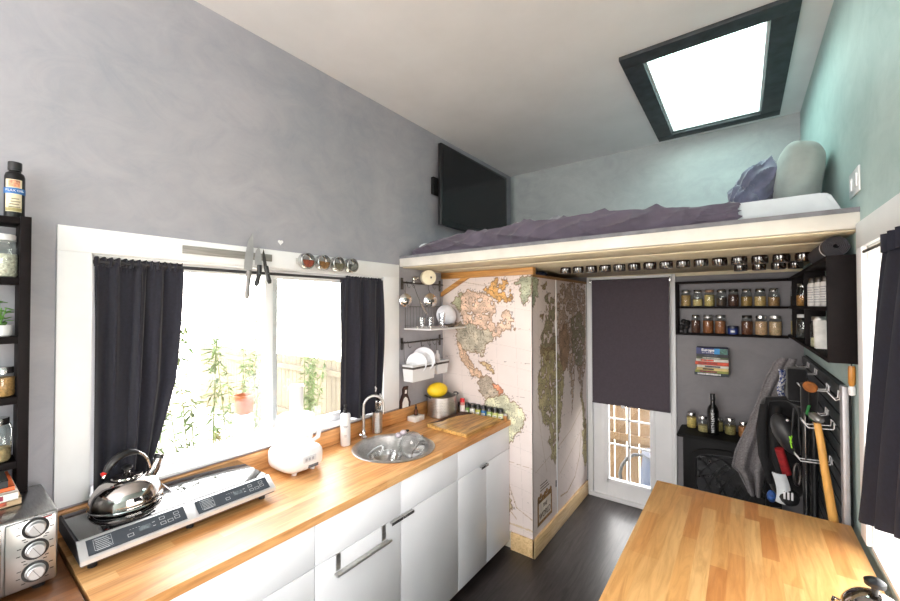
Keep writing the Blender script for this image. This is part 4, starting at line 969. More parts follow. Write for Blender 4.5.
mb = MB(); mb.lathe([(.0565, .002), (.0565, .006)], M((110, 100, 86), .5), (0, 0, 0), 32, X).box((-.006, .008, .0285), (.008, .020, .0292), M((70, 60, 50), .6), X=Matrix.Translation((.075, 2.690, 1.938)) @ Matrix.Rotation(R(-32), 4, 'Z') @ Matrix.Rotation(R(90), 4, 'Y')); obj('mark', mb, ld)
t = tag(obj('teapot_ornament', MB().ball((.04, 2.575, 1.922), (.016, .02, .018), STEEL, 14).ball((.045, 2.605, 1.93), (.010, .014, .012), STEEL, 12).cyl((.04, 2.575, 1.905), (.035, 2.575, 1.895), .006, STEEL, 10), org=(.04, 2.58, 1.90)), 'little shiny metal shaker on the upper corner rail', 'shaker')
def lidh(label, y, z, r, x=.06, rot=-22):
    t = thing('pot_lid', label, 'lid', (x-.04, y, z))
    X = Matrix.Translation((x, y, z)) @ Matrix.Rotation(R(rot), 4, 'Z') @ Matrix.Rotation(R(90), 4, 'Y')
    mb = MB(); mb.lathe([(r, 0), (r*1.02, .003), (r*.95, .007), (r*.7, .016), (r*.35, .023), (0, .025)], CHROME, (0, 0, 0), 32, X, caps=False).lathe([(r, 0), (r*.7, .012), (0, .02)], CHROME, (0, 0, 0), 32, X, caps=False); obj('dome', mb, t)
    mb = MB(); mb.lathe([(.005, .02), (.006, .032), (.012, .036), (.012, .042)], DSTEEL, (0, 0, 0), 16, X); obj('knob', mb, t)
    mb = MB(); mb.tube([(x, y, z+r*.98), (.034, y+.006, z+r+.03), (.03, y+.01, 1.89)], .002, DSTEEL, 7); obj('hanging_loop', mb, t)
lidh('small domed steel lid hanging at left below the upper corner rail', 2.466, 1.765, .048, .055)
lidh('larger steel pan lid hanging above the glasses in the corner', 2.74, 1.765, .056, .055)
mb = MB(); mb.tube([(.055, 2.62, 1.76), (.06, 2.655, 1.70), (.07, 2.685, 1.66)], [.007, .009, .007], CHROME, 10).tube([(.055, 2.62, 1.76), (.04, 2.60, 1.82), (.025, 2.58, 1.885)], .002, DSTEEL, 6)
tag(obj('ice_cream_scoop', mb, org=(.055, 2.64, 1.7)), 'steel scoop handle hanging between the two hanging lids', 'scoop')
t = thing('corner_tray', 'white wire-backed tray shelf holding glasses and a bowl', 'shelf', (.15, 2.71, 1.555))
mb = MB(); mb.box((.006, 2.50, 1.557), (.255, 2.93, 1.568), WPLAST, .004); obj('tray', mb, t)
mb = MB()
for y in (2.51, 2.915): mb.cyl((.012, y, 1.56), (.012, y, 1.88), .0025, DSTEEL, 8)
for k in range(12): mb.cyl((.012, 2.53+k*.034, 1.57), (.012, 2.53+k*.034, 1.72), .001, DSTEEL, 6)
mb.cyl((.012, 2.51, 1.72), (.012, 2.915, 1.72), .0022, DSTEEL, 8); obj('wire_back', mb, t)
mb = MB()
for (a, b) in (((.25, 2.505), (.25, 2.925)), ((.01, 2.505), (.25, 2.505))): mb.cyl((*a, 1.585), (*b, 1.585), .0018, STEEL, 8)
for p in ((.25, 2.505), (.25, 2.7), (.25, 2.925), (.13, 2.505)): mb.cyl((*p, 1.565), (*p, 1.585), .0018, STEEL, 6)
obj('guard_wire', mb, t)
for i, (x, y, r, h, lab) in enumerate([(.12, 2.565, .026, .075, 'short drinking glass at the left of the corner tray'), (.13, 2.65, .024, .075, 'short drinking glass in the middle of the corner tray'), (.17, 2.735, .026, .105, 'tall drinking glass before the white bowl on the corner tray')]):
    mb = MB(); z = 1.5685; mb.lathe([(r*.8, z), (r, z+h), (r*.94, z+h), (r*.74, z+.008), (0, z+.006)], CLEAR, (x, y, 0), 24, caps=False).lathe([(r*.78, z), (0, z)], CLEAR, (x, y, 0), 24, caps=False)
    tag(obj('drinking_glass', mb, org=(x, y, z)), lab, 'glass', 'glasses on the corner tray')
X = Matrix.Translation((.15, 2.825, 1.655)) @ Matrix.Rotation(R(-28), 4, 'Z') @ Matrix.Rotation(R(80), 4, 'Y')
mb = MB(); mb.lathe([(0, .022), (.045, .02), (.076, -.002), (.083, -.014), (.079, -.014), (.044, .013), (0, .014)], M((222, 224, 234), .3, coat=.3), (0, 0, 0), 36, X, caps=False)
tag(obj('white_bowl', mb, org=(.15, 2.84, 1.57)), 'white bowl standing on edge on the corner tray', 'bowl')
mb = MB(); mb.lathe([(.02, 1.5685), (.03, 1.572), (.05, 1.592), (.048, 1.592), (.028, 1.576), (0, 1.574)], DSTEEL, (.20, 2.80, 0), 28, caps=False)
tag(obj('small_dish', mb, org=(.2, 2.8, 1.5685)), 'shallow grey metal dish at the front of the corner tray', 'dish')
# bins
def bin_(label, y0, y1, x1, z0, z1):
    t = thing('storage_bin', label, 'bin', (.06, (y0+y1)/2, z0), 'white bins on the lower rail')
    mb = MB(); xx0 = .035; i = .010; th = .003
    def ringv(ins, z): return [(xx0+ins*.6, y0+ins, z), (x1-ins, y0+ins, z), (x1-ins, y1-ins, z), (xx0+ins*.6, y1-ins, z)]
    vs = ringv(i, z0)+ringv(0, z1)+ringv(th, z1)+ringv(i+th, z0+th)
    fs = [(3, 2, 1, 0), (12, 13, 14, 15)]
    for a, b in ((0, 4), (4, 8), (8, 12)):
        for k in range(4): fs.append((a+k, a+(k+1) % 4, b+(k+1) % 4, b+k))
    mb.add(vs, fs, WPLAST); obj('tub', mb, t)
    mb = MB(); e = .002; za, zb = z1-.026, z1-.012
    mb.box((xx0, y0-e-.001, za), (x1+e, y0+.0005, zb), DSTEEL).box((x1-.0005, y0-e, za), (x1+e+.001, y1+e, zb), DSTEEL); obj('steel_band', mb, t)
    mb = MB(); e = .004; mb.box((xx0, y0-e, z1-.003), (x1+e, y0+.001, z1+.002), WPLAST, .001).box((x1-.001, y0-e, z1-.003), (x1+e, y1+e, z1+.002), WPLAST, .001); obj('rim', mb, t)
    mb = MB()
    for y in (y0+.03, y1-.03): mb.tube([(xx0+.001, y, z1), (.025, y, z1+.03), (.02, y, 1.462), (.03, y, 1.472)], .0022, DSTEEL, 6)
    obj('hanger', mb, t)
bin_('longer white rail-hung bin holding two plates', 2.455, 2.705, .135, 1.197, 1.312)
bin_('shorter white rail-hung bin beside the map closet, holding a bottle', 2.745, 2.885, .120, 1.212, 1.312)
for i, (y, z, r, lab) in enumerate(((2.565, 1.315, .075, 'smaller white plate standing in front in the white bin'), (2.64, 1.335, .088, 'larger white plate standing behind in the white bin'))):
    X = Matrix.Translation((.075, y, z)) @ Matrix.Rotation(R(-60), 4, 'Z') @ Matrix.Rotation(R(82), 4, 'Y')
    mb = MB(); mb.lathe([(0, .0), (r*.6, .0), (r*.68, .006), (r, .014), (r, .017), (r*.66, .009), (0, .004)], M((226, 226, 230), .25, coat=.3), (0, 0, 0), 40, X, caps=False)
    tag(obj('plate', mb, org=(.075, y, 1.25)), lab, 'plate', 'plates in the rail bin')
t = thing('small_bottle', 'small white bottle standing in the shorter rail bin', 'bottle', (.075, 2.80, 1.22))
mb = MB(); mb.lathe([(.018, 1.222), (.019, 1.225), (.019, 1.35), (.010, 1.366)], M((220, 214, 214), .3), (.075, 2.80, 0), 20); obj('body', mb, t)
mb = MB(); mb.lathe([(.009, 1.365), (.009, 1.385), (.007, 1.387)], WPLAST, (.075, 2.80, 0), 16); obj('cap', mb, t)

# ---------------------------------------------------------------- TV
t = thing('television', 'flat black television on a wall bracket above the loft', 'television', (.06, 3.38, 2.36))
mb = MB(); mb.box((.045, 2.847, 2.362), (.078, 3.915, 3.008), BLACKP, .006); obj('housing', mb, t)
mb = MB(); mb.box((.078, 2.872, 2.405), (.0795, 3.890, 2.985), M((12, 16, 20), .12, var=.1)); obj('screen', mb, t)
mb = MB(); mb.box((.078, 3.33, 2.378), (.0795, 3.43, 2.388), M((120, 120, 124), .4)); obj('badge', mb, t)
mb = MB(); mb.box((.0005, 2.95, 2.55), (.012, 3.8, 2.8), BLACKM, .003).box((.012, 2.80, 2.60), (.04, 3.0, 2.735), BLACKM, .004).box((.012, 3.3, 2.6), (.046, 3.5, 2.8), BLACKM, .002); obj('wall_bracket', mb, t)

# ---------------------------------------------------------------- bed
t = thing('mattress', 'thin mattress in a white fitted sheet on the loft', 'mattress', (1.2, 3.3, 2.08))
mb = MB(); mb.prism([(.06, 2.082), (.06, 2.165), (.09, 2.178), (2.215, 2.178), (2.238, 2.172), (2.272, 2.10), (2.272, 2.082)], 2.60, 4.06, SHEET, 'y', .006); obj('body', mb, t)
mb = MB()
def wr(u, v):
    x = 1.93+u*.33; z = 2.086+v*.084; return (min(x, 2.262-.04*v), 2.5975-.0035*max(0, math.sin((x*6+z*5)*2*math.pi*1.3))*(u > .25), z)
mb.grid(wr, 60, 8, SHEET, .001); obj('sheet_front', mb, t)
prof_x = [0, .036, .18, .30, .45, .60, .756, .90, 1.1, 1.32, 1.52, 1.7, 1.95]
prof_z = [2.10, 2.15, 2.195, 2.21, 2.225, 2.225, 2.228, 2.248, 2.24, 2.241, 2.23, 2.205, 2.192]
def top(x): return float(np.interp(x, prof_x, prof_z))
def wv(x, y, s=0):
    a = x*8.5+y*6+1.4*math.sin(x*3.3+s)+.8*math.sin(y*9+x*2); b = x*15-y*11+1.9*math.sin(x*4.7+y*3+s)
    return .75*(1-1.9*abs(math.sin(a))**.75)+.45*(1-1.8*abs(math.sin(b))**.8)+.12*math.sin(x*53+y*29)
def duv(u, v):
    x = .03+u*1.92
    tp = top(x)
    if v < .45:
        s = v/.45; y = 2.572-.006*s+.028*s*s; z = 2.083+(tp-2.083)*s*.93
        k = .020*math.sin(s*math.pi*.9)
        y -= k*(.7+.9*wv(x*1.2, z*3.2)); z += .004*wv(x, s)*s
    else:
        s = (v-.45)/.55; y = 2.60+s*1.45; z = tp*.93+2.083*.07+(tp-2.083)*.07*min(1, s*12)+.024*wv(x, y, 2)
        z = min(z, tp+.022)
        z = z+.02*math.sin(s*3)
    x += .012*wv(z*9, y)*(1 if u > .9 else 0)
    return (x, y, max(z, 2.083))
mb = MB(); mb.grid(duv, 220, 60, DUV, .002); mb.v = [(min(max(a, .012), 1.962), min(max(b, 2.53), 4.08), min(max(c, 2.082), 2.275)) for a, b, c in mb.v]; tag(obj('duvet', mb, org=(1.0, 3.3, 2.18)), 'rumpled dark plum duvet covering the left part of the loft bed', 'duvet')
def cushion(mb, c, r, mat, X, amp=.006, p=.72, seed=0, n=44):
    m2 = MB(); m2.ball((0, 0, 0), r, mat, n, p=p)
    vs = []
    for v in m2.v:
        k = 1+amp*(math.sin(v[0]*37+v[1]*19+seed)+.8*math.sin(v[1]*31-v[2]*43+seed*2)+.6*math.sin(v[2]*67+v[0]*21))/max(r)
        vs.append((v[0]*k, v[1]*k, v[2]*k))
    mb.add(vs, m2.f, mat, Matrix.Translation(c) @ X)
    return mb
PB = cushion(MB(), (0, 0, 0), (.094, .27, .172), PILM, Matrix(), .004, .66, 1, 80)
def pw(v):
    d = .5-abs(math.sin(v[2]*19+v[1]*9-v[0]*12+1.2*math.sin(v[1]*11)))**.7+.4*math.sin(v[2]*41-v[0]*23); k = 1+.022*d; return (v[0]*k, v[1]*k, v[2]*k)
mb = MB(); mb.add([pw(v) for v in PB.v], PB.f, PILM, Matrix.Translation((2.180, 3.12, 2.356)) @ Matrix.Rotation(R(7), 4, 'Y'))
tag(obj('pillow', mb, org=(2.19, 3.10, 2.18)), 'grey-green pillow stood on edge against the right wall', 'pillow')
def crumple(c, r, mat, seed, amp, X=Matrix(), n=84):
    m2 = MB(); m2.ball((0, 0, 0), 1.0, mat, n, p=.9); vs = []
    for v in m2.v:
        x, y, z = v; q = seed
        a = 3.1*x+2.2*y-2.6*z+1.1*math.sin(3*y+q)+.9*math.sin(2.4*z-q); b = -4.2*x+3.4*y+2.5*z+1.3*math.sin(2.7*x+q*2)
        d = (1-1.9*abs(math.sin(a+q))**.7)*.6+(1-1.9*abs(math.sin(b))**.7)*.4+.25*math.sin(7*x-6*z+5*y+q)
        k = 1+amp*d; vs.append((x*k*r[0], y*k*r[1], z*k*r[2]))
    o = MB(); o.add(vs, m2.f, mat, Matrix.Translation(c) @ X); return o
mb = crumple((2.012, 3.07, 2.325), (.104, .15, .160), BUND, 2.3, .16, Matrix.Rotation(R(24), 4, 'Y'))
mb2 = crumple((1.965, 2.99, 2.262), (.072, .09, .082), BUND, 5.1, .18); mb.add(mb2.v, mb2.f, BUND)
tag(obj('bunched_blanket', mb, org=(2.0, 3.08, 2.18)), 'bunched slate blue blanket leaning on the pillow', 'blanket')
t = thing('wall_switch', 'white double switch plate high on the right wall', 'switch', (W, 2.52, 2.18))
mb = MB(); mb.box((W-.006, 2.445, 2.135), (W-.0005, 2.600, 2.228), WPLAST, .002); obj('plate', mb, t)
for y in (2.48, 2.562):
    mb = MB(); mb.box((W-.010, y-.014, 2.158), (W-.005, y+.014, 2.205), WPLAST, .002); obj('rocker', mb, t)

# ---------------------------------------------------------------- jars hung below the loft
GJ = M((40, 28, 24), .04, var=.2, scale=30, spec=1, coat=1, name='brown_glass')
def hung(x, y, label, first=None):
    if first is not None:
        return dup(first, (x, y, 1.992), label=label)
    t = thing('hanging_jar', label, 'jar', (x, y, 1.992), 'jars screwed under the loft')
    mb = MB(); mb.lathe([(.033, 1.9915), (.035, 1.990), (.035, 1.984), (.033, 1.983)], M((58, 42, 36), .2, .6), (x, y, 0), 26); obj('lid', mb, t)
    mb = MB(); mb.lathe([(.034, 1.9825), (.0378, 1.981), (.0358, 1.951), (.034, 1.948), (.02, 1.947)], GJ, (x, y, 0), 26); obj('glass_body', mb, t)
    return t
xs1 = [.968+i*.0885 for i in range(15)]
ordw = ['first from the closet', 'second from the closet', 'third from the closet', 'fourth from the closet', 'fifth from the closet', 'sixth from the closet', 'seventh from the closet', 'middle of the row', 'seventh from the right end', 'sixth from the right end', 'fifth from the right end', 'fourth from the right end', 'third from the right end', 'second from the right end', 'last at the right end']
f = None
for i, x in enumerate(xs1):
    l = 'dark glossy jar hung under the loft, '+ordw[i]+' of front row'
    o = hung(x, 3.115, l, f); f = f or o
for i, x in enumerate((1.947, 2.041, 2.135, 2.215)): hung(x, 3.605, 'dark glossy jar in the short back row under the loft, '+['leftmost', 'second from left', 'second from right', 'rightmost'][i], f)

# ---------------------------------------------------------------- corner jar shelves
SZ0, SZ1 = 1.492, 1.915; th = .016
t = thing('jar_shelf', 'espresso two-tier jar shelf on the back wall', 'shelf', (1.86, D-.05, SZ0)); y0 = D-.088
for z in (SZ0, 1.702, SZ1-th):
    mb = MB(); mb.box((1.522, y0, z), (2.212, D-.001, z+th), ESP, .001); obj('shelf_board', mb, t)
for x in (1.522,):
    mb = MB(); mb.box((x, y0, SZ0+th), (x+.02, D-.001, SZ1-th), ESP, .001); obj('side_panel', mb, t)
t = thing('jar_shelf', 'espresso two-tier jar shelf running along the right wall', 'shelf', (W-.04, 3.3, SZ0)); x0 = 2.214
for z in (SZ0+.01, 1.702, SZ1-th):
    mb = MB(); mb.box((x0, 2.545, z), (W-.001, D-.001, z+th), ESP, .001); obj('shelf_board', mb, t)
mb = MB(); mb.box((x0, 2.53, SZ0+.01), (W-.001, 2.545, SZ1), ESP, .001); obj('side_panel', mb, t)
for y in (3.22, 3.84):
    mb = MB(); mb.box((x0, y-.008, SZ0+.01+th), (W-.001, y+.008, SZ1-th), ESP, .001); obj('divider', mb, t)
tan, cream_, brn, dk, rust, pink = (176, 144, 92), (214, 190, 132), (110, 76, 50), (70, 56, 48), (150, 92, 54), (196, 158, 128)
row1 = [(1.592, tan, .9, 'tan grain', BRUSH), (1.671, cream_, .5, 'cream flour, half full', STEEL), (1.749, (206, 186, 120), .9, 'pale yellow grain', M((150, 120, 100), .5)), (1.826, dk, .6, 'dark beans', STEEL), (1.900, (78, 50, 44), .8, 'dark red beans', DSTEEL), (1.979, (160, 128, 70), .65, 'golden seeds', STEEL), (2.058, (206, 176, 116), .65, 'pale oats', STEEL), (2.136, (160, 124, 82), .6, 'brown oats', STEEL)]
row2 = [(1.656, (96, 62, 50), .85, 'dark cocoa', STEEL, .030), (1.738, rust, .9, 'rust-coloured spice', BRUSH, .035), (1.817, (158, 100, 62), .9, 'cinnamon-brown powder', BRUSH, .035), (1.980, (110, 68, 48), .85, 'coffee-brown beans', DSTEEL, .035), (2.062, (206, 166, 128), .8, 'pinkish flour', STEEL, .037), (2.142, (210, 178, 140), .8, 'beige sugar', BRUSH, .037)]
for x, c, fh, w, lm in row1: jar('mason_jar', f'mason jar of {w} on upper tier of back shelf', 'jar', (x, D-.046, 1.7185), .034, .128, grain(c), fh, lm, 'jars on the back wall shelf')
for x, c, fh, w, lm, r in row2: jar('mason_jar', f'jar of {w} on lower tier of back shelf', 'jar', (x, D-.046, SZ0+th+.0005), r, .142, grain(c), fh, lm, 'jars on the back wall shelf')
mb = MB(); rg = random.Random(4)
for i in range(12): mb.ball((1.575+rg.uniform(-.022, .03), D-.05+rg.uniform(-.02, .02), 1.53+rg.uniform(0, .075)), (.02, .02, .018), M((24, 22, 24), .6, var=.3, scale=50), 10)
mb.lathe([(.02, SZ0+th+.001), (.022, 1.56)], M((30, 28, 30), .5), (1.585, D-.046, 0), 14)
tag(obj('dark_ornament', mb, org=(1.58, D-.046, SZ0+th)), 'dark knobbly ornament at left end of the lower back shelf', 'ornament')
t = thing('food_tin', 'short round dark blue tin on the lower back shelf', 'tin', (1.895, D-.046, SZ0+th))
mb = MB(); mb.lathe([(.033, SZ0+th+.001), (.034, SZ0+th+.048), (.032, SZ0+th+.05)], M((34, 58, 128), .35), (1.895, D-.046, 0), 26); obj('body', mb, t)
mb = MB(); mb.lathe([(.035, SZ0+th+.044), (.035, SZ0+th+.06), (.03, SZ0+th+.062)], M((26, 34, 60), .35), (1.895, D-.046, 0), 26); obj('lid', mb, t)
mb = MB(); arc_strip(mb, (1.895, D-.046), .0346, SZ0+th+.015, SZ0+th+.03, -2.0, -1.2, M((214, 220, 230), .5)); obj('label', mb, t)
# right wall shelf contents
def rj(y, z, c, fh, w, r=.032, h=.14, lm=STEEL): return jar('mason_jar', w, 'jar', (W-.042, y, z), r, h, grain(c, 90) if c else None, fh, lm, 'jars on the right wall shelf')
zu, zl_ = 1.7185, SZ0+.01+th+.0005
rj(4.07, zl_, cream_, .9, 'jar of cream beans in the inner corner, lower tier'); rj(3.97, zl_, (150, 130, 110), .7, 'jar of grey-brown nuts near the inner corner, lower tier')
rj(4.07, zu, dk, .6, 'dark jar in the inner corner, upper tier'); rj(3.95, zu, (190, 140, 84), .9, 'jar of orange-tan grain near the corner, upper tier of right shelf')
rj(3.70, zu, (176, 124, 62), .55, 'jar half full of amber seeds, middle bay of right shelf')
for i, (x, y) in enumerate(((2.268, 2.985), (2.254, 3.055), (2.238, 3.13))):
    t = thing('white_bottle', 'white printed bottle with dark cap in nearest bay of right shelf, '+['nearest the end panel', 'middle of three', 'farthest of three'][i], 'bottle', (x, y, zu), 'white bottles on the right shelf')
    mb = MB(); mb.lathe([(.018, zu+.0005), (.0195, zu+.004), (.0195, zu+.108), (.015, zu+.118)], M((214, 210, 208), .4), (x, y, 0), 22); b = obj('body', mb, t)
    mb = MB()
    for k in range(7): arc_strip(mb, (x, y),   .0198, zu+.02+k*.012, zu+.024+k*.012, 3.3, 4.9-.2*(k % 3), M((150, 148, 156), .6), 8)
    obj('label_print', mb, b)
    mb = MB(); mb.lathe([(.0165, zu+.117), (.0165, zu+.142), (.015, zu+.144)], DSTEEL, (x, y, 0), 18); obj('cap', mb, t)
t = rj(3.70, zl_, (60, 60, 58), .4, 'jar with white scoop in middle bay, lower tier of right shelf', .034, .15, WPLAST)
t = rj(3.06, zl_, (190, 186, 150), .35, 'large jar of tea bags and packets in nearest bay, lower tier', .036, .15, BRUSH)
for i, (y, c) in enumerate(((2.945, (216, 214, 210)), (2.985, (200, 196, 190)))):
    X = Matrix.Translation((W-.045, y, zl_+.066)) @ Matrix.Rotation(R(-14), 4, 'X')
    mb = MB(); mb.box((-.028, -.004, -.065), (.028, .004, .07), M(c, .7, var=.1), .001, X=X); tag(obj('paper_packet', mb, org=(W-.045, y, zl_)), ['white paper packet leaning in the nearest lower bay of right shelf', 'greyish paper packet behind the white one in right shelf'][i], 'packet')
t = thing('rolled_mat', 'rolled dark grey mat lying on top of right shelf end', 'mat', (2.245, 2.7, 1.915))
def spiral(u, v):
    a = u*2*math.pi*6; r = .006+.032*u; return (2.245+r*math.cos(a), 2.555+v*.42, 1.954+r*math.sin(a))
mb = MB(); mb.grid(spiral, 220, 3, M((50, 48, 54), .8, var=.1), .0035); obj('roll', mb, t)
mb = MB(); mb.lathe([(.0405, 0), (.0412, .01), (.0405, .02)], WHITE, (2.245, 2.60, 1.954), 28, ax='y', caps=False); obj('white_band', mb, t)

# book stack on an unseen bracket
t = thing('book_bracket', 'thin black wall bracket carrying the floating pile of books', 'bracket', (1.76, D-.01, 1.19))
mb = MB(); mb.box((1.68, D-.10, 1.187), (1.84, D-.001, 1.190), BLACKM).box((1.68, D-.004, 1.19), (1.84, D-.001, 1.34), BLACKM); obj('plate', mb, t)
bs = [(.022, (34, 48, 52), (210, 206, 196), 1.650, 1.868, 'dark green-grey book, lowest of the wall pile'),
      (.018, (150, 156, 70), (130, 36, 60), 1.655, 1.866, 'olive and maroon book, second from bottom of the wall pile'),
      (.020, (226, 200, 130), (60, 50, 46), 1.665, 1.866, 'pale yellow book low in the wall pile'),
      (.020, (232, 226, 214), (46, 44, 52), 1.668, 1.866, 'white-spined book below the orange one in the wall pile'),
      (.026, (214, 74, 34), (150, 40, 26), 1.657, 1.868, 'orange-red book in the middle of the wall pile'),
      (.022, (220, 214, 206), (206, 76, 46), 1.662, 1.866, 'white and orange book above the middle of the wall pile'),
      (.014, (76, 90, 56), (200, 194, 180), 1.665, 1.866, 'thin dark green book second from top of the wall pile'),
      (.022, (26, 30, 40), (60, 66, 76), 1.664, 1.868, 'black-spined book just under the thick blue book'),
      (.048, (34, 44, 110), (30, 130, 190), 1.664, 1.864, 'thick blue travel guidebook, topmost of the wall pile')]
z = 1.1905
for i, (h, c, c2, xa, xb, lab) in enumerate(bs):
    t = thing('book', lab, 'book', ((xa+xb)/2, D-.08, z), 'books piled on the back wall'); cm = M(c, .5, var=.08)
    ya = D-.112-.003*(i % 3); 
    mb = MB(); mb.box((xa, ya, z), (xb, D-.006, z+.0018), cm).box((xa, ya, z+h-.0022), (xb, D-.006, z+h-.0004), cm).box((xa, ya, z), (xb, ya+.002, z+h-.0004), cm); cv = obj('cover', mb, t)
    mb = MB(); mb.box((xa+.002, ya+.002, z+.0018), (xb-.003, D-.008, z+h-.0022), M((214, 206, 190), .8)); obj('pages', mb, t)
    if i == 8:
        mb = MB(); mb.box((xa+.115, ya-.0006, z+.002), (xa+.150, ya, z+h-.003), M((40, 140, 206), .5)).box((xa+.150, ya-.0006, z+.002), (xb-.002, ya, z+h-.003), M((60, 110, 100), .5, var=.4, scale=60)); obj('spine_print', mb, cv)
        text('Europe', .028, (xa+.075, ya-.0012, z+.030), (1, 0, 0), (0, 0, 1), WPLAST, cv, bold=.0006)
        text('on a shoestring', .0125, (xa+.075, ya-.0012, z+.011), (1, 0, 0), (0, 0, 1), WPLAST, cv)
    else:
        mb = MB(); mb.box((xa+.02+.01*(i % 4), ya-.0006, z+h*.22), (xb-.05-.02*(i % 3), ya, z+h*.75), M(c2, .5, var=.35, scale=90, stretch=(1, 1, .2))); obj('spine_print', mb, cv)
    z += h

# ---------------------------------------------------------------- stove heater
t = thing('electric_stove', 'black cast-iron look fireplace stove against the back wall', 'stove', (1.86, D-.17, 0))
sx0, sx1, sy0, sy1 = 1.585, 2.15, D-.29, D-.03
mb = MB(); mb.box((sx0, sy0, .16), (sx1, sy1, .748), BLACKM, .008); obj('body', mb, t)
mb = MB(); mb.prism([(sx0-.035, sy0-.035), (sx0-.035, sy1-.02), (sx0+.02, sy1+.01), (sx1-.02, sy1+.01), (sx1+.02, sy0-.035)], .749, .772, BLACKM, 'z', .005); obj('top_plate', mb, t)
for x in (sx0+.04, sx1-.04):
    for y in (sy0+.04, sy1-.04):
        mb = MB(); mb.tube([(x, y, .001), (x, y, .03), (x, y, .16)], [.022, .014, .026], BLACKM, 12); obj('leg', mb, t)
# arched door
def arch(x0, x1, z0, z1, rise, n=14):
    P = [(x0, z0), (x1, z0)]
    for i in range(n+1):
        s = i/n; P.append((x1+(x0-x1)*s, z1-rise+rise*math.sin(s*math.pi)**.5))
    return P
A = arch(sx0+.05, sx1-.05, .30, .70, .06); B = arch(sx0+.085, sx1-.085, .335, .665, .05)
mb = MB(); n = len(A); ys = (sy0-.02, sy0-.001)
vs = [(u, ys[0], w) for u, w in A]+[(u, ys[0], w) for u, w in B]+[(u, ys[1], w) for u, w in A]+[(u, ys[1], w) for u, w in B]
fs = []
for i in range(n):
    j = (i+1) % n; fs += [(i, j, n+j, n+i), (2*n+i, 3*n+i, 3*n+j, 2*n+j), (i, 2*n+i, 2*n+j, j), (n+i, n+j, 3*n+j, 3*n+i)]
mb.add(vs, fs, BLACKM); dr = obj('door', mb, t)
mb = MB(); mb.prism(B, sy0-.006, sy0-.003, M((22, 22, 25), .25, var=.3, spec=.3)); obj('door_glass', mb, dr)
mb = MB()
xm = (sx0+sx1)/2
def inB(x, z): return sx0+.087 < x < sx1-.087 and .337 < z < .655
for k in range(-5, 6):
    for sgn in (1, -1):
        P = []
        for i in range(40):
            x = sx0+.087+(sx1-sx0-.174)*i/39; s = (x-xm-k*.085)*sgn; zz = .34+.30*(1-((s-.26)/.26)**2) if 0 <= s <= .30 else 0
            if inB(x, zz): P.append((x, sy0-.0125, zz))
        if len(P) > 3: mb.tube(P, .0028, BLACKM, 6)
obj('lattice', mb, dr)
mb = MB(); mb.tube([(u, sy0-.022, w) for u, w in B], .004, M((34, 34, 37), .4), 8, closed=True); obj('arch_rim', mb, dr)
mb = MB(); rg = random.Random(9)
for k in range(5):
    x = sx0+.13+k*.08; mb.tube([(x, sy0-.002, .36+.02*(k % 2)), (x+.11, sy0-.002, .40-.015*(k % 3))], [.0025, .0025], M((70, 66, 66), .7, var=.3, scale=40), 10)
obj('log_relief', mb, dr)
mb = MB(); mb.lathe([(.012, 0), (.014, -.008), (.008, -.014)], M((190, 160, 90), .4, .8), (1.86, sy0-.02, .262), 14, ax='y'); obj('knob', mb, t)
# jars and wine bottle on the stove
ztp = .7725
sj = [(1.625, D-.09, .034, .118, (206, 180, 104), .85, 'jar of golden honey-coloured paste at left on the stove top'), (1.705, D-.16, .034, .118, (176, 160, 110), .5, 'half-full clear jar beside the black wine bottle on the stove'), (1.800, D-.07, .030, .10, (196, 180, 120), .8, 'jar half hidden right behind the wine bottle'), (1.872, D-.12, .036, .122, (150, 136, 84), .6, 'jar of green-brown herbs right of the wine bottle'), (1.952, D-.14, .032, .112, (190, 128, 76), .8, 'jar of orange lentils nearest the grey towel')]
for x, y, r, h, c, fh, l in sj: jar('storage_jar', l, 'jar', (x, y, ztp), r, h, grain(c, 110), fh, STEEL, 'jars on the stove top')
t = thing('wine_bottle', 'black wine bottle with vertical white lettering on the stove', 'bottle', (1.770, D-.19, ztp)); bx, by = 1.770, D-.19
mb = MB(); mb.lathe([(.032, ztp+.0005), (.0365, ztp+.004), (.0365, ztp+.175), (.030, ztp+.198), (.015, ztp+.222), (.0138, ztp+.245)], M((14, 14, 15), .25, coat=.3), (bx, by, 0), 30); bd = obj('body', mb, t)
mb = MB(); mb.lathe([(.015, ztp+.244), (.0155, ztp+.295), (.014, ztp+.298)], BLACKP, (bx, by, 0), 20); obj('capsule', mb, t)
A0 = math.atan2(.447-by, 1.95-bx); nn = Vector((math.cos(A0), math.sin(A0), 0)); hv = Vector((-nn.y, nn.x, 0))
text('WITH LOVE', .027, Vector((bx, by, ztp+.09))+nn*.0372, (0, 0, 1), -hv, WPLAST, bd, ext=.001)

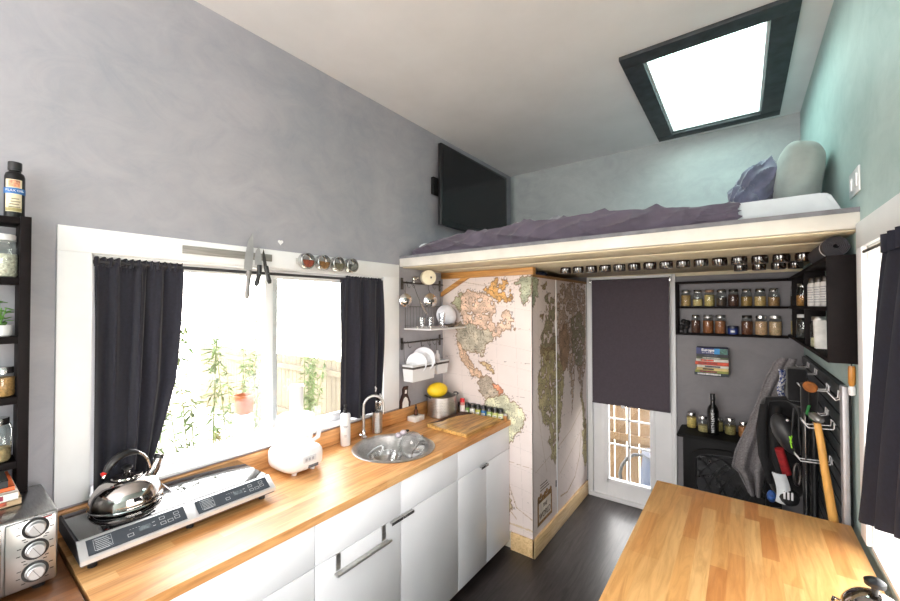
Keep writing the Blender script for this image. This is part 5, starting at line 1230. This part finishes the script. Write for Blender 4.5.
# ---------------------------------------------------------------- right wall gear rack
t = thing('slat_panel', 'dark grey slatted storage panel on the right wall behind the table', 'storage panel', (W-.01, 3.3, .3))
SLM = M((46, 50, 52), .4, .1, var=.4, scale=9, stretch=(1, 1, 5), name='grey_slat')
mb = MB(); N = 17
for i in range(N):
    z = .32+i*.0632; mb.box((W-.022, 2.655, z), (W-.004, 4.0, z+.054), SLM, .003)
mb.box((W-.006, 2.655, .32), (W-.001, 4.0, 1.39), M((40, 42, 44), .6)); obj('slatted_board', mb, t)
mb = MB(); mb.box((W-.036, 2.598, .30), (W-.0165, 2.65, 1.405), M((168, 166, 170), .4, .3, var=.04), .003); obj('end_post', mb, t)
WIRE = M((226, 226, 228), .35, var=.02)
def wire_hook(label, y, z, L=.12, w=.05):
    t = thing('wire_hook', label, 'hook', (W-.022, y, z), 'white wire hooks on the slat panel')
    x = W-.023
    mb = MB(); mb.tube([(x, y-w/2, z+.02), (x-.006, y-w/2, z+.03), (x-.008, y-w/2, z), (x-L, y-w/2, z-.006), (x-L-.02, y-w/2+.005, z+.02), (x-L-.02, y+w/2-.005, z+.02), (x-L, y+w/2, z-.006), (x-.008, y+w/2, z), (x-.006, y+w/2, z+.03), (x, y+w/2, z+.02)], .0024, WIRE, 8); obj('prong', mb, t)
    mb = MB(); mb.box((x-.002, y-.010, z-.004), (x, y+.010, z+.024), WIRE, .0008); obj('clip', mb, t)
    return t
wire_hook('white wire hook at the far top of the slat panel, above the black bag', 3.65, 1.35, .05, .05)
wire_hook('white wire hook second along the top of the slat panel', 3.35, 1.35, .06, .05)
wire_hook('white wire double hook carrying the wooden disc', 2.98, 1.325, .09, .05)
wire_hook('white wire hook carrying the sledgehammer head', 2.86, 1.18, .09, .07)
wire_hook('white wire hook nearest the grey end post, empty', 2.70, 1.34, .02, .04)
wire_hook('white wire hook low on the panel beside the hammer handle', 2.93, 1.0, .11, .04)
wire_hook('small white wire hook mid-height behind the hammer', 3.02, 1.205, .03, .04)
# towel
def edge(pts, v):
    zs = [p[1] for p in pts]; return float(np.interp(-v, [-z for z in zs], [p[0] for p in pts]))
def towel(u, v):
    z = 1.405-v*(.86+.0*u)
    Lx = edge([(2.125, 1.405), (2.10, 1.37), (2.06, 1.27), (2.02, 1.13), (1.965, .965), (1.905, .80), (1.885, .69), (1.92, .66), (1.97, .55)], z) if True else 0
    Rx = edge([(2.205, 1.405), (2.185, 1.30), (2.135, 1.18), (2.115, 1.02), (2.09, .90), (2.05, .70), (2.03, .55)], z)
    x = Lx+(Rx-Lx)*u
    f = .022*math.sin(u*2*math.pi*2.1+.7*math.sin(v*3))*(.4+v)
    return (x, 3.55+f-.06*(1-v)*0, z)
mb = MB(); mb.grid(towel, 50, 60, TOWEL, .007); tag(obj('towel', mb, org=(2.15, 3.55, 1.40)), 'long grey towel hanging in folds beside the stove', 'towel')
# pole rack items
t = thing('backpack', 'black padded backpack hanging beside the grey towel', 'backpack', (2.11, 3.30, 1.2))
mb = cushion(MB(), (2.125, 3.34, .93), (.095, .09, .27), BLACKF, Matrix.Rotation(R(-5), 4, 'Y'), .006, .6, 3); obj('body', mb, t)
for dx in (-.055, .0):
    mb = MB(); P = [(2.11+dx-.01, 3.25, 1.17), (2.085+dx, 3.215, 1.05), (2.09+dx, 3.21, .90), (2.12+dx, 3.23, .75)]; mb.tube(P, [.02, .024, .022, .012], M((20, 20, 22), .9, var=.2, scale=90), 10); obj('shoulder_strap', mb, t)
mb = MB(); mb.tube([(2.05, 3.27, 1.14), (2.06, 3.27, 1.20), (2.14, 3.27, 1.215), (2.20, 3.27, 1.19)], .014, BLACKF, 10); obj('top_roll', mb, t)
mb = MB(); mb.box((2.140, 3.20, 1.215), (2.222, 3.30, 1.39), BLACKF, .012); tag(obj('hanging_pouch', mb, org=(2.18, 3.25, 1.30)), 'flat black rectangular bag hanging at the top of the gear rack', 'bag')
def patf(u, v): return (2.112+.03*u+.006*math.sin(v*7), 3.36+.012*math.sin(u*9), 1.36-.17*v)
m_, nt, o_ = new_mat('blue_pattern'); p = pbsdf(nt, o_, .9); nt.links.new(ramp(nt, noise(nt, 70, 2), [(.45, (34, 60, 130)), (.55, (214, 216, 220))]), p.inputs['Base Color'])
mb = MB(); mb.grid(patf, 10, 20, m_, .004); tag(obj('patterned_cloth', mb, org=(2.12, 3.36, 1.2)), 'blue and white patterned cloth behind the black hanging bag', 'cloth')
t = thing('climbing_helmet', 'dark grey domed helmet with white dots on the gear rack', 'helmet', (2.12, 3.06, 1.05))
mb = MB(); HM = M((40, 40, 43), .45, var=.15)
X = Matrix.Translation((2.125, 3.05, 1.075)) @ Matrix.Rotation(R(-25), 4, 'Y')
mb.ball((0, 0, 0), (.052, .07, .105), HM, 28, X); obj('shell', mb, t)
mb = MB()
for (a, b) in ((-.03, .05), (.0, .08), (.02, .02), (-.02, -.02), (.025, -.05)): mb.ball((2.125+a, 3.05-.062+abs(a)*.4+abs(b)*.2, 1.075+b), (.006, .004, .006), WPLAST, 10)
obj('rivet', mb, t)
mb = MB(); mb.tube([(2.14, 2.98, 1.09), (2.133, 2.975, 1.06), (2.138, 2.975, 1.03)], .003, M((150, 220, 50), .5), 8).tube([(2.13, 2.975, 1.085), (2.137, 2.972, 1.055)], .003, M((150, 220, 50), .5), 8); obj('green_cord', mb, t)
mb = MB(); mb.cyl((2.092, 3.0, 1.01), (2.122, 3.02, .885), .019, M((136, 18, 24), .7, var=.2, scale=40), 18)
tag(obj('red_roll', mb, org=(2.1, 3.0, .89)), 'bright red rolled strap bundle below the grey helmet', 'roll')
def wst(u, v): 
    a = v*2.4; return (2.063+.045*u+.018*math.sin(a), 2.95-.015*math.sin(u*3), .905-.14*v)
mb = MB(); mb.grid(wst, 10, 16, M((200, 204, 208), .7, var=.05), .006); tag(obj('white_strap', mb, org=(2.08, 2.95, .8)), 'wide white webbing strap below the red roll', 'strap')
mb = MB(); mb.ball((2.06, 3.0, .765), (.02, .02, .03), M((34, 66, 120), .6, var=.5, scale=60), 12); tag(obj('blue_pouch', mb, org=(2.06, 3.0, .73)), 'small blue printed pouch at the bottom of the gear rack', 'pouch')
mb = MB(); mb.ball((2.122, 2.96, .795), (.042, .05, .04), M((28, 28, 30), .6, var=.3), 16)
for k in range(3): mb.box((2.10+.014*k, 2.905, .80), (2.108+.014*k, 2.915, .835), WPLAST, .002)
tag(obj('riding_glove', mb, org=(2.12, 2.96, .755)), 'black padded glove with white stripes at the bottom of the rack', 'glove')
t = thing('carabiner', 'steel oval carabiner hanging among the gear beside the poles', 'carabiner', (2.15, 2.9, .93))
P = [(2.15+.012*math.cos(a), 2.9+.01*math.cos(a), .93+.05*math.sin(a)) for a in [i*2*math.pi/24 for i in range(24)]]
mb = MB(); mb.tube(P, .005, DSTEEL, 10, closed=True); obj('ring', mb, t)
mb = MB(); mb.cyl((2.162, 2.91, .905), (2.162, 2.91, .955), .005, STEEL, 10); obj('gate', mb, t)
for i, (x, y, r, l) in enumerate(((2.186, 2.96, .012, 'black pole with built-on stripe, left of the two by the hammer'), (2.218, 2.98, .013, 'matt black pole, right of the two by the hammer'))):
    t = thing('trekking_pole', l, 'pole', (x, y, .45), 'poles on the gear rack')
    mb = MB(); mb.cyl((x, y, .45), (x, y, 1.22), r, BLACKP, 16); obj('shaft', mb, t)
    mb = MB(); mb.tube([(x, y, 1.215), (x, y, 1.25), (x, y, 1.335), (x-.01, y-.01, 1.35)], [r*1.1, r*1.3, r*1.3, r*.9], BLACKF, 14); obj('grip', mb, t)
    if i == 0: mb = MB(); mb.cyl((x, y-r-.0005, .75), (x, y-r-.0005, 1.2), .0025, STEEL, 8); obj('highlight', mb, t)  # bright strip modelled in place of the shaft's highlight
mb = MB(); X = Matrix.Translation((2.196, 2.86, 1.352)) @ Matrix.Rotation(R(60), 4, 'Z') @ Matrix.Rotation(R(65), 4, 'Y'); mb.lathe([(.024, -.008), (.027, -.004), (.027, .004), (.024, .008)], M((150, 92, 46), .5, var=.25, scale=20), (0, 0, 0), 26, X)
tag(obj('wooden_disc', mb, org=(2.196, 2.86, 1.33)), 'small round wooden disc hanging on the wire hook', 'disc')
t = thing('sledgehammer', 'long yellow-handled hammer hanging head up on a wire hook', 'hammer', (2.21, 2.66, 1.2))
P = [(2.196, 2.665, 1.235), (2.206, 2.655, 1.15), (2.215, 2.65, 1.05), (2.226, 2.64, .95), (2.236, 2.635, .86), (2.246, 2.63, .78), (2.256, 2.625, .68)]
mb = MB(); mb.tube(P, [.012, .013, .0135, .0145, .016, .017, .017], M((206, 154, 78), .45, var=.12, scale=9, stretch=(6, 6, .7), name='ash_handle'), 18); obj('handle', mb, t)
mb = MB(); mb.tube([(2.182, 2.695, 1.258), (2.188, 2.685, 1.258), (2.203, 2.65, 1.252), (2.207, 2.642, 1.25)], [.012, .016, .016, .010], M((150, 150, 150), .4, .8, var=.2), 14); obj('head', mb, t)
mb = MB(); mb.tube([(2.20, 2.95, 1.25), (2.19, 2.93, 1.215), (2.205, 2.93, 1.19), (2.215, 2.95, 1.22)], .006, M((40, 120, 60), .6), 8); tag(obj('green_cord_loop', mb, org=(2.2, 2.94, 1.2)), 'dark green cord loop hanging behind the hammer head', 'cord')
mb = MB(); rg = random.Random(12)
for k in range(3): mb.tube([(2.15+.02*k, 3.0+.02*k, 1.22), (2.14+.025*k, 2.98, 1.10), (2.155+.02*k, 2.99, 1.0)], .005, BLACKP, 8)
tag(obj('harness_webbing', mb, org=(2.16, 3.0, 1.22)), 'tangle of black harness webbing right of the grey helmet', 'harness')
t = thing('amber_bottle', 'amber bottle with white cap hung upside down beside the casing', 'bottle', (2.28, 2.62, 1.42))
mb = MB(); mb.lathe([(.009, 0), (.0105, -.01), (.0105, -.066), (.006, -.078)], M((176, 120, 50), .3, var=.15), (2.285, 2.572, 1.490), 18); obj('body', mb, t)
mb = MB(); mb.lathe([(.008, -.077), (.011, -.084), (.0105, -.108), (.008, -.112)], WPLAST, (2.285, 2.572, 1.490), 18); obj('cap', mb, t)
mb = MB(); mb.cyl((2.285, 2.572, 1.488), (2.285, 2.572, 1.502), .002, BLACKP, 6); obj('loop', mb, t)

# ---------------------------------------------------------------- table
t = thing('dining_table', 'large butcher block table in the right foreground', 'table', (1.95, 1.2, 0))
mb = MB(); mb.box((1.612, -.6, .845), (2.278, 2.575, .88), TABLEM, .003); obj('top', mb, t)
for x in (1.67, 2.22):
    for y in (-.5, 2.48):
        mb = MB(); mb.box((x-.03, y-.03, 0.0005), (x+.03, y+.03, .845), WHITE, .003); obj('leg', mb, t)
# pot on the table
px2, py2 = 2.205, 1.85
t = thing('lidded_pan', 'shiny steel lidded pan at the near right corner of the table', 'pan', (px2, py2, .8805))
mb = MB(); mb.lathe([(.048, .881), (.055, .886), (.057, .965), (.060, .969), (.055, .969), (.053, .9), (0, .89)], CHROME, (px2, py2, 0), 40, caps=False); obj('body', mb, t)
mb = MB(); mb.lathe([(.061, .9695), (.061, .974), (.056, .986), (.042, 1.002), (.020, 1.014), (0, 1.016)], KST, (px2, py2, 0), 40); ld = obj('lid', mb, t)
mb = MB(); mb.lathe([(.006, 1.015), (.007, 1.028), (.019, 1.034), (.020, 1.044), (.012, 1.050), (0, 1.051)], BLACKP, (px2, py2, 0), 24); obj('lid_knob', mb, ld)
mb = MB(); mb.tube([(px2-.05, py2-.02, .955), (px2-.072, py2-.022, .962), (px2-.076, py2-.0, .962), (px2-.072, py2+.02, .962), (px2-.05, py2+.022, .955)], .004, CHROME, 10); obj('handle', mb, t)

# right curtain
t = thing('curtain', 'navy curtain hanging at the right-hand window beside the table', 'curtain', (W-.03, 1.7, .96))
def cr(u, v):
    yt = 2.035-u*.9; yb = 2.415-u*1.3; s = v**.8
    y = yt*(1-s)+yb*s
    f = math.sin(u*2*math.pi*7+.5*math.sin(v*3))*(.008+.014*v)
    zb = .968+.34*max(0, 2.415-(2.415-u*1.3)); zb = min(zb, 1.2)
    return (W-.026+f*.8, y, 1.895*(1-v)+zb*v)
mb = MB(); mb.grid(cr, 140, 50, CURTR, .003); obj('drape', mb, t)
def ch(u, v): return (W-.028+.012*math.sin(u*90), 2.045-u*.9, 1.915-.05*v)
mb = MB(); mb.grid(ch, 140, 3, CURTR, .003); obj('gathered_heading', mb, t)
mb = MB(); mb.cyl((W-.02, .4, 1.90), (W-.02, 2.30, 1.90), .006, STEEL, 10); tag(obj('curtain_rod', mb, org=(W-.02, 1.3, 1.9)), 'thin steel rod across the right-hand window', 'rod')

# ---------------------------------------------------------------- outside
GR = M((206, 202, 184), .9, var=.2, scale=3, name='pale_grass')
mb = MB(); mb.box((-14, -8, -.75), (14, 12, -.7), GR); tag(obj('ground', mb), 'pale ground outside', 'ground'); bpy.data.objects['ground']['kind'] = 'structure'
FEN = M((98, 90, 76), .8, var=.1, scale=4, stretch=(1, 1, .3), name='weathered_fence')
t = thing('garden_fence', 'weathered board fence across the garden beyond the kitchen window', 'fence', (-5, 4.6, -.7))
mb = MB()
for k in range(70): mb.box((-9+k*.13, 4.6, -.69), (-9+k*.13+.122, 4.62, .80+.01*(k % 3)), FEN)
obj('boards', mb, t)
mb = MB(); mb.box((-9, 4.55, .55), (.1, 4.6, .64), FEN).box((-9, 4.55, -.3), (.1, 4.6, -.21), FEN); obj('fence_rail', mb, t)
FE2 = M((92, 72, 50), .8, var=.12, scale=4, stretch=(1, 1, .3), name='tan_fence')
t = thing('garden_fence', 'tan board fence seen low through the glazed back door', 'fence', (1, 6.0, -.7))
mb = MB()
for k in range(30): mb.box((-.8+k*.152, 6.0, -.69), (-.8+k*.152+.138, 6.02, 1.1), FE2)
obj('boards', mb, t)
mb = MB(); mb.box((-.8, 5.955, -.05), (3.7, 6.0, .04), FE2).box((-.8, 5.955, .7), (3.7, 6.0, .79), FE2); obj('fence_rail', mb, t)
t = thing('rain_barrel', 'dark blue lidded bin standing outside the back door', 'barrel', (1.28, 5.14, -.7))
mb = MB(); mb.lathe([(.18, -.699), (.22, -.65), (.225, -.1), (.2, .10)], M((44, 58, 84), .5), (1.26, 5.2, 0), 28); obj('body', mb, t)
mb = MB(); mb.lathe([(.21, .10), (.21, .125), (.05, .14)], M((60, 64, 74), .5), (1.26, 5.2, 0), 28); obj('lid', mb, t)
mb = MB(); mb.tube([(1.08, 5.06, .125), (1.0, 5.04, .12), (.93, 5.04, .06), (.875, 5.04, -.03), (.855, 5.04, -.12), (.872, 5.04, -.24), (.91, 5.04, -.33), (.95, 5.04, -.69)], .018, M((40, 42, 46), .5), 10)
tag(obj('garden_hose', mb, org=(.95, 5.04, -.69)), 'black hose looping down beside the bin outside the back door', 'hose')
LG2 = M((72, 88, 46), .7, var=.25, scale=8, name='bamboo_leaf')
STK = M((84, 92, 50), .6)
rg = random.Random(21)
def bamboo(x, y, h, n, label):
    t = thing('bamboo', label, 'plant', (x, y, -.7), 'bamboo outside the kitchen window')
    mb = MB(); tops = []
    for k in range(n):
        a, b = rg.uniform(-.12, .12), rg.uniform(-.16, .16); hh = h*rg.uniform(.8, 1.05)
        P = [(x+a*.3, y+b*.3, -.699), (x+a*.7, y+b*.8, -.7+hh*.5), (x+a*1.3, y+b*1.6, -.7+hh)]
        mb.tube(P, [.008, .006, .003], STK, 6); tops.append(P)
    obj('stem', mb, t)
    mb = MB()
    for P in tops:
        for k in range(84):
            s = rg.uniform(.3, 1); i = 0 if s < .5 else 1; q = Vector(P[i]).lerp(Vector(P[i+1]), (s-.5*i)*2)
            L = rg.uniform(.07, .15); X = Matrix.Translation(q) @ Matrix.Rotation(rg.uniform(0, 6.28), 4, 'Z') @ Matrix.Rotation(rg.uniform(-.5, .9), 4, 'Y') @ Matrix.Rotation(rg.uniform(-.6, .6), 4, 'X')
            w = .011; mb.add([(0, 0, 0), (L*.35, w, .004), (L, 0, -.01), (L*.35, -w, .004), (L*.35, 0, -.003)], [(0, 1, 4), (1, 2, 4), (2, 3, 4), (3, 0, 4)], LG2, X)
    o = obj('foliage', mb, t, smooth=False)
bamboo(-1.1, 1.66, 2.35, 5, 'slender green bamboo clump nearest the left curtain outside the window')
bamboo(-.75, 1.16, 2.3, 4, 'leafy bamboo clump half hidden by the left curtain outside')
bamboo(-1.5, 2.10, 2.6, 4, 'green bamboo clump near the middle of the window outside')
bamboo(-2.6, 2.6, 2.2, 4, 'pale bamboo clump farther off behind the clay pot')
bamboo(-2.9, 3.6, 1.9, 4, 'pale bushy bamboo before the fence in the right window pane')
bamboo(-3.7, 4.2, 1.9, 4, 'faint bushy bamboo against the far fence')
t = thing('clay_pot', 'orange clay pot on a post outside the kitchen window', 'pot', (-1.2, 1.957, .88))
mb = MB(); mb.lathe([(.05, .885), (.065, .9), (.072, 1.0), (.08, 1.005), (.08, 1.03), (.07, 1.03), (.06, .92), (0, .91)], M((130, 66, 26), .7, var=.1), (-1.2, 1.957, 0), 26, caps=False); obj('body', mb, t)
mb = MB(); mb.box((-1.25, 1.907, -.699), (-1.15, 2.007, .884), WHITE); tag(obj('garden_post', mb, org=(-1.2, 1.957, -.7)), 'square white post under the orange clay pot outside', 'post')

# ---------------------------------------------------------------- light, camera
wd = bpy.data.worlds.new('World'); bpy.context.scene.world = wd; wd.use_nodes = True
nt = wd.node_tree; nt.nodes.clear(); o = nt.nodes.new('ShaderNodeOutputWorld'); b = nt.nodes.new('ShaderNodeBackground')
tc = nt.nodes.new('ShaderNodeTexCoord'); sp = nt.nodes.new('ShaderNodeSeparateXYZ'); nt.links.new(tc.outputs['Generated'], sp.inputs[0])
cr_ = ramp(nt, sp.outputs['Z'], [(0, (255, 246, 240)), (.5, (253, 247, 245)), (1, (248, 247, 248))])
nt.links.new(cr_, b.inputs[0]); b.inputs[1].default_value = SKY = 19.0
nt.links.new(b.outputs[0], o.inputs[0])
def portal(loc, rot, sx, sy):
    l = bpy.data.lights.new('portal', 'AREA'); l.shape = 'RECTANGLE'; l.size = sx; l.size_y = sy; l.cycles.is_portal = True
    ob = bpy.data.objects.new('daylight_portal', l); C.objects.link(ob); ob.location = loc; ob.rotation_euler = rot
portal((-.125, (LW[0]+LW[1])/2, (LW[2]+LW[3])/2), (R(90), 0, R(-90)), LW[1]-LW[0], LW[3]-LW[2])
portal((W+.125, (RW[0]+RW[1])/2, (RW[2]+RW[3])/2), (R(90), 0, R(90)), RW[1]-RW[0], RW[3]-RW[2])
portal(((SK[0]+SK[1])/2, (SK[2]+SK[3])/2, H+.165), (0, 0, 0), SK[1]-SK[0], SK[3]-SK[2])
portal(((FW[0]+FW[1])/2, FRONT-.13, (FW[2]+FW[3])/2), (R(90), 0, 0), FW[1]-FW[0], FW[3]-FW[2])
portal(((GX0+GX1)/2, D+.1, 1.0), (R(90), 0, R(180)), GX1-GX0, GZ1-GZ0)

t = thing('fill_lamp', 'added unseen uplighter behind the viewpoint, brightening ceiling and walls', 'lamp', (1.7, -1.1, 0))
mb = MB(); mb.lathe([(.13, .001), (.13, .02), (.02, .03)], BLACKM, (1.7, -1.1, 0), 24); obj('base', mb, t)
mb = MB(); mb.cyl((1.7, -1.1, .02), (1.7, -1.1, 1.80), .012, BLACKM, 12); obj('pole', mb, t)
mb = MB(); mb.lathe([(.02, 1.80), (.10, 1.83), (.17, 1.90), (.168, 1.90), (.095, 1.835), (0, 1.81)], WHITE, (1.7, -1.1, 0), 28, caps=False); obj('lamp_shade', mb, t)
l = bpy.data.lights.new('fill_uplight', 'AREA'); l.shape = 'DISK'; l.size = .30; l.energy = 112; l.color = (1, .965, .955)  # added fill light aimed up, lamp body built around it
ob = bpy.data.objects.new('fill_uplight', l); C.objects.link(ob); ob.location = (1.7, -1.1, 1.905); ob.rotation_euler = (R(180), 0, 0)
cam = bpy.data.cameras.new('camera'); co = bpy.data.objects.new('camera', cam); C.objects.link(co)
cam.sensor_width = 36; cam.lens = 391.26*36/900; cam.clip_start = .02
yaw, pitch, roll = -.6405, .0154, -.002
F = Vector((math.sin(yaw)*math.cos(pitch), math.cos(yaw)*math.cos(pitch), math.sin(pitch)))
Rt = Vector((math.cos(yaw), -math.sin(yaw), 0)); U = Rt.cross(F)
R2 = Rt*math.cos(roll)+U*math.sin(roll); U2 = -Rt*math.sin(roll)+U*math.cos(roll)
co.matrix_world = Matrix(((R2.x, U2.x, -F.x, 1.9498), (R2.y, U2.y, -F.y, .4474), (R2.z, U2.z, -F.z, 1.7214), (0, 0, 0, 1)))
s = bpy.context.scene; s.camera = co
s.view_settings.view_transform = 'Standard'; s.view_settings.look = 'None'; s.view_settings.gamma = 1
s.view_settings.use_curve_mapping = False; s.view_settings.exposure = -0.06
s.cycles.max_bounces = 14; s.cycles.diffuse_bounces = 8; s.cycles.transparent_max_bounces = 16; s.cycles.glossy_bounces = 6
s.cycles.caustics_reflective = False; s.cycles.caustics_refractive = False
s.cycles.use_denoising = True; s.cycles.sample_clamp_indirect = 8
